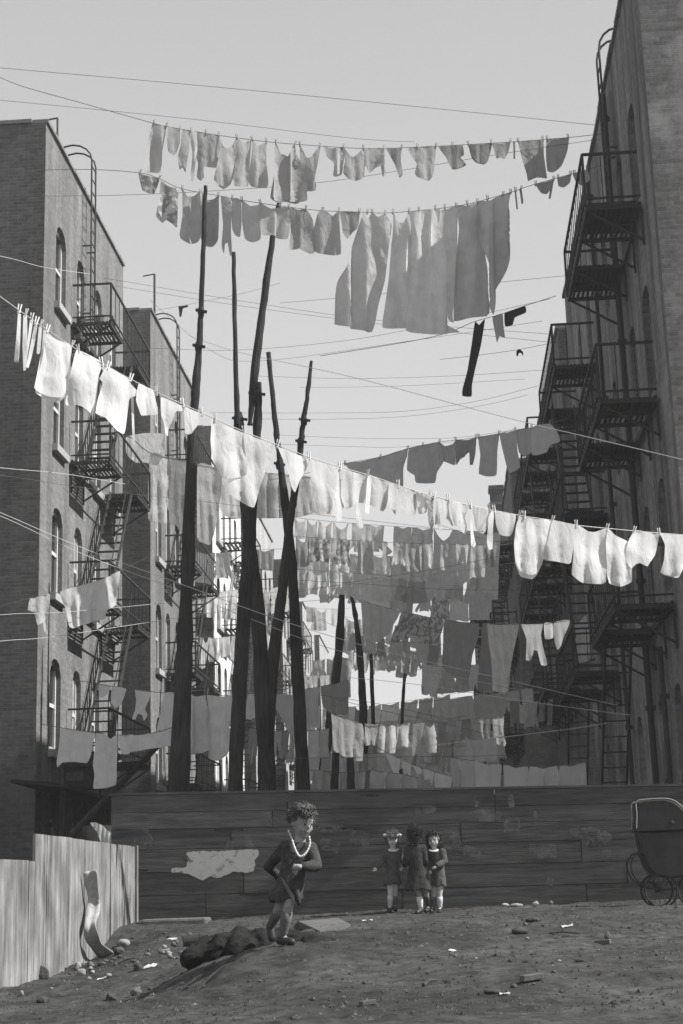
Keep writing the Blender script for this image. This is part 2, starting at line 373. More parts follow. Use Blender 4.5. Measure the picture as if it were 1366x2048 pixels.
def fire_escape(root, sx, Ya, Yb, z, out, top, mat, near_len=1.3, far_len=1.5, detail=2, boards=0, low=False, stairs=True):
    X = XL if sx < 0 else XR; n = -sx; xo = X + n * out; x_in = X + n * .04
    m = MB(); bw = .04 if detail > 1 else .07; gap = .085 if detail > 1 else .15
    segs = [(Ya, Ya + near_len), (Yb - far_len, Yb)]
    for a, b in segs:                                   # grating: flat bars along the wall over cross beams
        x = x_in
        while (x - xo) * n < 0:
            m.box((min(x, x + n * bw), a, z - .025), (max(x, x + n * bw), b, z)); x += n * gap
        for y in ([a, (a + b) / 2, b] if detail > 1 else [a, b]): m.box((min(x_in, xo), y - .025, z - .09), (max(x_in, xo), y + .025, z - .028))
        for y in (a + .06, b - .06):                    # brackets under the platform
            m.bar((xo - n * .05, y, z - .1), (x_in, y, z - .62), .035); m.bar((x_in, y, z - .1), (x_in, y, z - .7), .035)
    m.box((min(xo, xo - n * .05), Ya, z - .1), (max(xo, xo - n * .05), Yb, z + .02)) if sx > 0 else [m.box((min(xo, xo - n * .05), a, z - .1), (max(xo, xo - n * .05), b, z + .02)) for a, b in segs]
    m.box((min(x_in, x_in + n * .05), Ya, z - .1), (max(x_in, x_in + n * .05), Yb, z + .02))
    p = m.build('fire_escape', mat, root)
    r = MB(); zr = z + .9
    r.bar((xo, Ya, zr), (xo, Yb, zr), .04); r.bar((xo, Ya, z + .12), (xo, Yb, z + .12), .03)
    for y in (Ya, Yb): r.bar((x_in, y, zr), (xo, y, zr), .04); r.bar((x_in, y, z + .12), (xo, y, z + .12), .03); r.bar((xo, y, z), (xo, y, zr), .04)
    st = (.3 if sx > 0 else .46) if detail > 1 else .5; y = Ya + st
    while y < Yb: r.bar((xo, y, z), (xo, y, zr), .014); y += st
    for y in (Ya, Yb):
        x = x_in + n * st
        while (x - xo) * n < 0: r.bar((x, y, z), (x, y, zr), .016); x += n * st
    r.build('railing', mat, p)
    if stairs and top:                                   # stair up to the next level, leaning away from the camera
        s = MB(); a0 = Vector((xo - n * .14, Ya + .55, z)); b0 = Vector((xo - n * .14, Yb - far_len - .02, z + top))
        dx = Vector((-n * .52, 0, 0))
        for o_ in (Vector((0, 0, 0)), dx): s.bar(a0 + o_, b0 + o_, .035, .19 if sx > 0 else .1)
        K = 13
        for k in range(1, K): 
            c = a0.lerp(b0, k / K); s.box((min(c.x, c.x + dx.x), c.y - .06, c.z - .012), (max(c.x, c.x + dx.x), c.y + .06, c.z + .012))
        s.bar(a0 + Vector((n * .02, 0, .8)), b0 + Vector((n * .02, 0, .8)), .02)
        s.build('stair', mat, p)
    if low:
        s = MB(); a0 = Vector((xo - n * .2, Yb - .4, z)); b0 = Vector((xo - n * .2, Yb + 2.6, z - 3.1)); dx = Vector((-n * .45, 0, 0))
        for o_ in (Vector((0, 0, 0)), dx): s.bar(a0 + o_, b0 + o_, .04, .09)
        for k in range(1, 12):
            c = a0.lerp(b0, k / 12); s.bar(c, c + dx, .025)
        s.build('drop_ladder', mat, p)
    for a, b in (segs if boards else ()):                # old boards, doors and lids laid over the grating
        if rnd.random() < boards + .2:
            ya = a + rnd.uniform(.1, .4); yb = b - rnd.uniform(.05, .3); h = rnd.uniform(.02, .1); bm_ = MB()
            bm_.box((min(x_in + n * .06, xo - n * .06), ya, z + .004), (max(x_in + n * .06, xo - n * .06), yb, z + h)); bm_.build('deck_board', M['boards'], p)
    return p
def building(name, sx, Y0, Y1, H, cols, sills, hgt, fes, label, group, front, side, arch=True, frame='frame', detail=2, depth=.17, sill=True, back=-24, cope='coping'):
    X = XL if sx < 0 else XR; n = -sx; Xb = X - n * abs(back - 0)
    root = empty(name, (X - n * 4, (Y0 + Y1) / 2, 0), label, 'building', group)
    ops = [(a, b, z, z + hgt) for a, b in cols for z in sills]
    base = [] if detail < 2 else [(a, b, .35, 1.98) for a, b in cols]
    w = wall_openings(sx, Y0, Y1, -.3, H, ops + base, depth, arch); w.build('side_wall', side, root)
    f = MB(); f.add([(X, Y0, -.3), (Xb, Y0, -.3), (Xb, Y0, H), (X, Y0, H)], [(0, 1, 2, 3)])
    f.build('front_wall', front, root)
    r = MB(); r.add([(X, Y0, H - .5), (Xb, Y0, H - .5), (Xb, Y1, H - .5), (X, Y1, H - .5)], [(0, 1, 2, 3)])
    r.add([(X, Y1, -.3), (Xb, Y1, -.3), (Xb, Y1, H), (X, Y1, H)], [(0, 1, 2, 3)])
    r.add([(Xb, Y0, -.3), (Xb, Y1, -.3), (Xb, Y1, H), (Xb, Y0, H)], [(0, 1, 2, 3)])
    r.build('roof', M['roof'], root)
    c = MB(); y = Y0                                         # parapet coping laid in uneven slabs
    while y < Y1 - .05:
        e = min(y + .62, Y1); c.box((min(X - n * .3, X + n * (.05 + .02 * rnd.random())), y + .004, H + .002), (max(X - n * .3, X + n * (.05 + .02 * rnd.random())), e, H + .07 + .02 * rnd.random())); y = e
    c.box((min(X - n * .31, Xb), Y0 - .04, H + .002), (max(X - n * .31, Xb), Y0 + .3, H + .09))
    c.build('parapet_coping', M[cope], root)
    window_set(root, sx, ops + base, depth, M[frame], sill=sill)
    for k, (a, b, levels, out, top, low) in enumerate(fes):
        for z in levels:
            fire_escape(root, sx, a, b, z, out, top if z != max(levels) else 0, M['iron'] if sx > 0 else M['iron_l'], detail=detail, boards=(.9 if sx > 0 else .1), low=(low and z == min(levels)), stairs=not (sx > 0 and a < 24))
    return root
SL = [3.3, 6.53, 9.74, 12.96]
LV = [3.35, 6.55, 9.75, 13.0]
B1 = building('brick_tenement', -1, 30.0, 38.1, 16.72, [(31.0,31.9),(32.95,33.7),(34.8,35.55),(36.5,37.2)], SL, 1.9,
    [(32.4, 37.0, LV, .92, 3.22, False)], 'nearest left brick tenement, dark front wall, grey side wall and hooped roof ladder', 'tenements on the left of the alley', M['brick_dark'], M['side_l'])
B2 = building('brick_tenement', -1, 41.9, 49.7, 16.95, [(42.7,43.6),(44.3,45.0),(45.9,46.6),(47.6,48.4)], SL, 1.9,
    [(44.0, 48.8, LV, .92, 3.22, False)], 'second left brick tenement, behind the tallest left clothes pole', 'tenements on the left of the alley', M['brick_dark_b'], M['side_l2'])
B3 = building('brick_tenement', -1, 53.7, 61.6, 16.9, [(54.6,55.5),(56.3,57.0),(58.0,58.7),(59.6,60.3)], SL, 1.9,
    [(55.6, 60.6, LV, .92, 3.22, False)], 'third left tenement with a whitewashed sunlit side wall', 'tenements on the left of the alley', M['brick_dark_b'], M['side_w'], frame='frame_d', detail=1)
lab = ['fourth left tenement, seen between the crossed dark poles', 'fifth left tenement, a pale strip behind the crossed poles', 'sixth left tenement, small above the far washing', 'farthest left tenement at the alley end']
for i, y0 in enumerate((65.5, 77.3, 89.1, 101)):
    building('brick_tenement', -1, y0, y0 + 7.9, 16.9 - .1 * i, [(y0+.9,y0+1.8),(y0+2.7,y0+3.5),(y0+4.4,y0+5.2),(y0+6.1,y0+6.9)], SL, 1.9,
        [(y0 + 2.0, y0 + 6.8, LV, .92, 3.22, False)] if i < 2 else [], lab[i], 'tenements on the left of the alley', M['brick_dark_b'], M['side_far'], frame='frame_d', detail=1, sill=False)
SR = [1.5, 4.75, 8.0, 11.25]; RV = [4.45, 7.72, 11.0]
R1 = building('brick_tenement', 1, 22.1, 37.6, 14.95, [(23.55,24.4),(25.5,26.2),(28.5,29.3),(32.0,32.8),(34.3,35.1)], SR, 1.8,
    [(23.3, 27.3, RV, .93, 3.27, True), (31.2, 35.9, RV, .93, 3.27, True)], 'nearest right tenement in shade, streaked wall hung with black fire escapes', 'tenements on the right of the alley', M['brick_r'], M['side_r'], arch=True, frame='frame_d', back=17, sill=False)
for i, (y0, y1) in enumerate(((40.2, 50.4), (52.5, 64.0), (66.0, 78.0), (81.0, 93.0), (96.0, 108.0))):
    XR = (3.6, 2.72, 2.45, 2.4, 2.4)[i]
    building('brick_tenement', 1, y0, y1, (15.1, 14.75, 16.5, 16.7, 16.9)[i], [(y0+1,y0+1.8),(y0+3.2,y0+4),(y0+5.6,y0+6.4),(y0+8.4,y0+9.2)], SR, 1.8,
        [(y0 + .7, y0 + 4.6, [5.3, 8.6, 11.9], .93, 3.3, False), (y0 + 5.6, y0 + 9.8, [5.3, 8.6, 11.9], .93, 3.3, False)] if i < 3 else [],
        ['second right tenement, dark fire escapes behind the sagging long stocking', 'third right tenement, behind the pale towels of the rising line', 'fourth right tenement with a brick chimney on its corner', 'fifth right tenement, mostly behind washing', 'farthest right tenement at the alley end'][i],
        'tenements on the right of the alley', M['brick_dark'], M['side_r2'], frame='frame_d', detail=1, back=17, sill=False)
XR = 3.6
# building that closes the alley
root = empty('end_building', (-4, 150, 0), 'pale flat roofed building closing the far end of the alley', 'building')
f = MB(); ZE = 16.2
f.box((-59, 148, -.3), (59, 165, ZE)); f.build('wall', M['side_r2'], root)
f = MB(); f.box((-59.3, 147.6, ZE + .01), (59.3, 165.2, ZE + .5)); f.build('cornice', M['coping'], root)
for i in range(14):
    for k in range(4):
        x = -24 + i * 3.1; z = 1.6 + k * 3.5; q = MB(); q.box((x, 147.93, z), (x + 1.1, 147.996, z + 1.9)); q.build('window', M['glass'], root)

# roof ladders with hooped tops
def roof_ladder(name, X, n, y, z0, z1, label, rail=.42, reach=.95, hoop=True):
    m = MB()
    for yy in (y, y + rail):
        pts = [(X + n * .22, yy, z0), (X + n * .22, yy, z1)]
        if hoop:
            for k in range(1, 9):
                a = math.pi * k / 8; pts.append((X + n * .22 - n * reach / 2 * (1 - math.cos(a)), yy, z1 + .42 * math.sin(a) - .0))
            pts.append((X + n * .22 - n * reach, yy, z1 - .75))
        m.tube(pts, .022, 6)
    z = z0 + .3
    while z < z1: m.bar((X + n * .22, y, z), (X + n * .22, y + rail, z), .02); z += .33
    for z in (z0 + .5, (z0 + z1) / 2): 
        for yy in (y, y + rail): m.bar((X + n * .22, yy, z), (X + n * .02, yy, z), .03)
    return tag(m.build(name, M['iron_l'], origin=(X + n * .22, y, z0)), label, 'ladder')
roof_ladder('roof_ladder', XL, 1, 33.4, 13.1, 17.5, 'hooped iron ladder over the roof edge of the nearest left tenement')
roof_ladder('roof_ladder', XL, 1, 45.2, 13.1, 17.7, 'hooped iron ladder over the roof edge of the second left tenement')
roof_ladder('roof_ladder', XR, -1, 25.6, 11.2, 15.1, 'dark hooped iron ladder at the top of the right tenement', reach=.7)
# downpipes on the right tenement
def pipe(X, n, y, z0, z1, label, r=.055, mat='iron'):
    m = MB(); m.tube([(X + n * .09, y, z0), (X + n * .09, y, z1)], r, 8)
    z = z0 + 1
    while z < z1: m.tube([(X + n * .09, y, z - .04), (X + n * .09, y, z + .04)], r * 1.5, 8); m.box((min(X, X + n * .08), y - .03, z - .03), (max(X, X + n * .08), y + .03, z + .03)); z += 2.2
    return tag(m.build('downpipe', M[mat], origin=(X + n * .09, y, z0)), label, 'pipe')
pipe(XR, -1, 26.55, 0, 14.7, 'long dark downpipe beside the near fire escape of the right tenement')
pipe(XR, -1, 29.9, 0, 14.7, 'slim downpipe between the fire escapes of the right tenement', .04)
pipe(XR, -1, 24.85, 0, 4.0, 'short pale downpipe low on the right tenement wall', .045, 'iron_l')
# roof pipes and chimney
def mast(u, v0, v1, Y, r, label):
    a = atY(u, v0, Y); b = atY(u, v1, Y); m = MB(); m.tube([a, b], r, 6); m.bar(b, b + Vector((-.35, 0, -.05)), .03)
    tag(m.build('aerial_mast', M['pole_l'], origin=tuple(a)), label, 'aerial mast')
mast(115, 300, 236, 32.2, .025, 'thin aerial mast on the roof of the nearest left tenement')
mast(309, 660, 548, 43.0, .035, 'thin aerial mast on the roof of the second left tenement')
m = MB(); p = Vector((3.0, 72, 18.0)); m.box((2.5, 66.35, 16.0), (3.05, 67.1, 17.25)); m.box((2.44, 66.29, 17.252), (3.11, 67.16, 17.45))
tag(m.build('chimney_stack', M['brick_dark'], origin=(2.78, 66.7, 16.6)), 'square brick chimney standing on the fourth right tenement roof', 'chimney')
# ------------------------------------------------------------------ washing
class Line:
    def __init__(s, name, pts, Y0, Y1, phrase, mat='rope', r=.006, sun=False):
        s.name = name; s.pts = pts; s.u0 = pts[0][0]; s.u1 = pts[-1][0]; s.Y0 = Y0; s.Y1 = Y1; s.phrase = phrase
        s.items = []; s.mat = mat; s.r = r
    def Y(s, u):
        t = (u - s.u0) / (s.u1 - s.u0); t = max(-.05, min(1.05, t))
        return s.Y0 + (s.Y1 - s.Y0) * t
    def v(s, u):
        P = s.pts
        for a, b in zip(P, P[1:]):
            if u <= b[0] or b is P[-1]:
                t = (u - a[0]) / (b[0] - a[0]); return a[1] + (b[1] - a[1]) * t
    def build(s):
        w = catmull([atY(u, v, s.Y(u)) for u, v in s.pts], 6)
        m = MB(); m.tube(w, s.r, 5); mid = w[len(w) // 2]
        tag(m.build('clothesline', M[s.mat], origin=tuple(mid)), s.phrase, 'clothesline', 'clotheslines across the alley')
def smooth_outline(poly, seg):
    out = []; n = len(poly)
    for i in range(n):
        p0, p1, p2, p3 = poly[i - 1], poly[i], poly[(i + 1) % n], poly[(i + 2) % n]
        L = math.hypot(p2[0] - p1[0], p2[1] - p1[1]); k = max(1, int(L / seg))
        for j in range(k):
            t = j / k; q = []
            for a in (0, 1):
                cr = .5 * ((2 * p1[a]) + (p2[a] - p0[a]) * t + (2 * p0[a] - 5 * p1[a] + 4 * p2[a] - p3[a]) * t * t + (3 * p1[a] - p0[a] - 3 * p2[a] + p3[a]) * t ** 3)
                ln = p1[a] + (p2[a] - p1[a]) * t
                q.append(.45 * cr + .55 * ln)
            out.append(tuple(q))
    return out
GN = [0]
def cloth(kind, poly, tone, Yf, vtop, label, group=None, cat=None, wind=.12, fold=.014, lam=.17, seg=None, lift=0.0, rough=.035, pleat=0, double=False):
    us = [p[0] for p in poly]; vs = [p[1] for p in poly]
    size = max(max(us) - min(us), max(vs) - min(vs)); seg = seg or max(1.8, min(5.0, size / 16))
    out = smooth_outline(poly, seg); GN[0] += 1; ph = GN[0] * 1.37
    pts = [Vector(p) for p in out]; n = len(pts)
    inner = []; cs = seg * .55; cells = {}
    for a_, b_ in out: cells.setdefault((int(a_ // cs), int(b_ // cs)), []).append((a_, b_))
    def near(x, y):
        ci, cj = int(x // cs), int(y // cs)
        for i in (-1, 0, 1):
            for j in (-1, 0, 1):
                for a_, b_ in cells.get((ci + i, cj + j), ()):
                    if (x - a_) ** 2 + (y - b_) ** 2 < cs * cs: return True
        return False
    v = min(vs) + seg * .5; row = 0
    while v < max(vs):
        xs = sorted(out[k - 1][0] + (out[k][0] - out[k - 1][0]) * (v - out[k - 1][1]) / (out[k][1] - out[k - 1][1]) for k in range(n) if (out[k][1] > v) != (out[k - 1][1] > v))
        for xa, xb in zip(xs[::2], xs[1::2]):
            u = xa + seg * (.3 if row % 2 else .75)
            while u < xb:
                if not near(u, v): inner.append(Vector((u, v)))
                u += seg
        v += seg * .87; row += 1
    r = delaunay_2d_cdt(pts + inner, [(i, (i + 1) % n) for i in range(n)], [], 1, 1e-4)
    V2, F = r[0], r[2]
    hgt = max(vs) - min(vs)
    mm = MB(); u0 = min(us); wpx = max(1, max(us) - u0)
    Ym = Yf(sum(us) / len(us)); ppm = FPX / Ym
    for p in V2:
        d = max(0, (p.y - vtop(p.x))) / ppm; s_ = (p.x - u0) / ppm
        tt = math.pi * s_ / lam / (1 + .22 * d) + ph + 1.5 * mnoise.noise((s_ * 1.7, d * .8, ph))
        a = fold * (.35 + min(1.2, d * 1.5)) * (1 - 2 * abs(math.sin(tt)) ** .8) * (.55 + .9 * abs(mnoise.noise((s_ * 1.9, d * .5, ph + 9))))
        a += rough * mnoise.noise((s_ * 2.3, d * 2.0, ph + 5)) * min(1, d * 3)
        b = wind * min(1.2, d) ** 1.4 * (.6 + .4 * math.sin(ph)) * (1 if math.sin(ph * 3) > -.3 else -.8)
        px = p.x
        if pleat:                              # folds deep enough for the cloth to lie over itself
            k_ = max(0, mnoise.noise((s_ * 1.1, d * .25, ph + 20)) * 2.2 + .25) * min(1, d * 2.5 + .15); q_ = 2 * math.pi * s_ / .27 + ph + .8 * mnoise.noise((d * .5, ph, 2))
            px += pleat * k_ * math.sin(q_) * ppm; a += pleat * .8 * k_ * math.cos(q_)
        w = atY(px, p.y, Yf(p.x) + a + b - lift)
        mm.v.append(tuple(w))
    mm.f = [tuple(f) for f in F]
    if double:                                 # the back of the garment, hanging a little behind and lower than the front
        o_ = len(mm.v); uc = sum(us) / len(us); vt = min(vs)
        for p in V2:
            d = max(0, (p.y - vtop(p.x))) / ppm; s_ = (p.x - u0) / ppm; q = min(1, d * 4)
            uu = uc + (p.x - uc) * (1 - .10 * q * (.5 + .5 * math.sin(ph))) + q * wpx * .10 * math.sin(ph * 2.3); vv = vt + (p.y - vt) * (1 + .07 * math.sin(ph * 1.7) * q)
            mm.v.append(tuple(atY(uu, vv, Yf(p.x) + .05 * q + .07 * q * math.sin(math.pi * min(1, max(0, (p.x - u0) / wpx))) + rough * mnoise.noise((s_ * 2.6, d * 2.2, ph + 31)) * q + wind * min(1.2, d) ** 1.4 * .4)))
        mm.f += [tuple(i_ + o_ for i_ in reversed(f)) for f in F]
    c = Vector((0, 0, 0))
    for q in mm.v: c += Vector(q)
    c /= len(mm.v)
    o = mm.build(kind, CL[tone] if tone not in CLV else CLV[tone][(0, 1, 2, 0, 3, 2, 1)[(GN[0] * 5) % 7] if tone != 'w' else (GN[0] * 3) % 2], smooth=True, origin=tuple(c))
    bm = bmesh.new(); bm.from_mesh(o.data); bmesh.ops.recalc_face_normals(bm, faces=bm.faces); bm.to_mesh(o.data); bm.free()
    tag(o, label, cat or kind.replace('_', ' '), group)
    return o
def gen(line, kind, u0, u1, L, r, skew=0):
    """outline of a garment pegged to a line between u0 and u1, L pixels long"""
    v = line.v; w = u1 - u0; P = []
    def top(n, sag):
        q = []
        for i in range(n):
            a = u0 + w * i / n; b = u0 + w * (i + 1) / n
            q += [(a, v(a)), ((a + b) / 2, v((a + b) / 2) + sag * (b - a))]
        return q + [(u1, v(u1))]
    um = (u0 + u1) / 2; sk = skew * L
    j = lambda a: a * (r.random() - .5)
    if kind in ('sheet', 'towel', 'blanket', 'cloth', 'pillowcase', 'tablecloth'):
        P = top(max(1, int(w / 30)), .1)
        b0 = u0 + sk + j(w * .12); b1 = u1 + sk + j(w * .12)
        P += [(u1 + sk * .5, v(u1) + L * .5), (b1, v(u1) + L * (1 + j(.12)))]
        for t in (.75, .5, .25): P.append((b1 + (b0 - b1) * (1 - t), v(um) + L * (1 + j(.1))))
        P += [(b0, v(u0) + L * (1 + j(.12))), (u0 + sk * .5, v(u0) + L * .5)]
    elif kind in ('undershirt', 'slip', 'nightgown'):
        f = .08 if kind == 'undershirt' else .18
        P = [(u0, v(u0)), (u0 + w * .22, v(u0) + L * .12), (um, v(um) + L * .2), (u1 - w * .22, v(u1) + L * .12), (u1, v(u1)),
             (u1 - w * .02 + sk * .4, v(u1) + L * .4), (u1 + w * f + sk + j(3), v(u1) + L * .97), (um + sk, v(um) + L * 1.03), (u0 - w * f + sk + j(3), v(u0) + L * .97), (u0 + w * .02 + sk * .4, v(u0) + L * .4)]
    elif kind in ('shirt', 'blouse', 'jacket'):
        P = top(2, .12)
        P += [(u1 + sk * .5, v(u1) + L * .55), (u1 + w * .3 + sk, v(u1) + L * .9), (u1 + w * .12 + sk, v(u1) + L * 1.02), (u1 - w * .12 + sk, v(u1) + L * .78),
              (u1 - w * .1 + sk, v(um) + L * .95), (um + sk, v(um) + L * .9), (u0 + w * .1 + sk, v(um) + L * .95), (u0 + w * .1 + sk, v(u0) + L * .78), (u0 - w * .12 + sk, v(u0) + L * 1.02), (u0 - w * .28 + sk, v(u0) + L * .9), (u0 + sk * .5, v(u0) + L * .55)]
    elif kind in ('trousers', 'drawers', 'pyjamas', 'overalls'):
        P = top(2, .05) + [(u1 + w * .06 + sk, v(u1) + L), (um + w * .2 + sk, v(u1) + L * 1.02), (um + w * .02 + sk * .5, v(um) + L * .4), (um - w * .18 + sk, v(u0) + L), (u0 - w * .06 + sk, v(u0) + L * .98)]
    elif kind in ('shorts', 'bloomers'):
        P = top(2, .06) + [(u1 + w * .1 + sk, v(u1) + L), (um + w * .12 + sk, v(u1) + L * .98), (um + sk, v(um) + L * .72), (um - w * .12 + sk, v(u0) + L), (u0 - w * .1 + sk, v(u0) + L * .97)]
    elif kind in ('stocking', 'sock', 'ribbon', 'sash'):
        P = [(u0, v(u0)), (u1, v(u1)), (u1 + sk * .5, v(u1) + L * .5), (u1 + sk, v(u1) + L * .95), (um + sk, v(um) + L), (u0 + sk, v(u0) + L * .93), (u0 + sk * .5, v(u0) + L * .5)]
    return P
ORD = ['first', 'second', 'third', 'fourth', 'fifth', 'sixth', 'seventh', 'eighth', 'ninth', 'tenth', 'eleventh', 'twelfth', 'thirteenth', 'fourteenth', 'fifteenth', 'sixteenth',
       'seventeenth', 'eighteenth', 'nineteenth', 'twentieth', 'twenty-first', 'twenty-second', 'twenty-third', 'twenty-fourth', 'twenty-fifth', 'twenty-sixth', 'twenty-seventh', 'twenty-eighth', 'twenty-ninth', 'thirtieth', 'thirty-first', 'thirty-second', 'thirty-third', 'thirty-fourth', 'thirty-fifth', 'thirty-sixth']
def hang(line, rows, phrase, group, wind=.12, fold=.024, lam=.17, lift=.0, rough=.045):
    """rows: (kind, tone, polygon) or (kind, tone, u0, u1, length[, skew]); optional trailing label string"""
    R = random.Random(len(rows) * 3 + int(line.u0))
    items = []
    for r in rows:
        lab = None
        if isinstance(r[-1], str) and len(r) > 3: lab = r[-1]; r = r[:-1]
        if hasattr(r[2], '__len__'): poly = r[2]
        else: poly = gen(line, r[0], r[2], r[3], r[4], R, r[5] if len(r) > 5 else -.04)
        items.append((sum(p[0] for p in poly) / len(poly), r[0], r[1], poly, lab))
    items.sort(key=lambda t: t[0]); n = len(items)
    for i, (uc, kind, tone, poly, lab) in enumerate(items):
        kk = kind.replace('_', ' ')
        if n == 1: pos = 'alone on'
        elif i == 0: pos = 'leftmost on'
        elif i == n - 1: pos = 'rightmost on'
        else: pos = ORD[min(i, len(ORD) - 1)] + ' from left on'
        label = lab or f"{TONE[tone]} {kk}, {pos} {phrase}"
        if len(label.split()) > 16: label = f"{kk}, {pos} {phrase}"
        cloth(kind, poly, tone, line.Y, line.v, label, group, wind=wind, fold=fold, lam=lam, rough=rough, pleat=(.09 if kind in ('sheet', 'curtain', 'nightgown', 'tablecloth') else .03 if kind in ('undershirt', 'skirt', 'dress', 'shirt', 'slip', 'nightshirt', 'apron') else .035 if kind in ('towel', 'pillowcase', 'cloth', 'blouse') else 0) * (.6 if line.r > .0055 and line.mat == 'rope_w' else 1), double=(line.name in ('L1', 'L3') and kind not in ('stocking', 'sash', 'sock', 'towel', 'necktie', 'tablecloth', 'lace_cloth')), lift=lift + (.01 if i % 2 else 0))
PIN = {}
def pins(line, us, label, group, tilt=None, scale=1.0, mat='pin'):
    for i, u in enumerate(us):
        p = atY(u, line.v(u), line.Y(u))
        if mat not in PIN:
            m = MB()
            for s_ in (-1, 1): m.bar((s_ * .004, -.012 * s_, -.035), (s_ * .014, -.008 * s_, .075), .012, .012)
            m.ball((0, 0, -.03), (.013, .02, .02), 6, 4)
            o = m.build('clothespin', M[mat]); PIN[mat] = o
        else:
            o = PIN[mat].copy(); COL.objects.link(o)
        o.location = p; o.rotation_euler = (0, (rnd.random() - .4) * .7, rnd.random() * 1.2); o.scale = (scale,) * 3
        tag(o, label, 'clothespin', group)

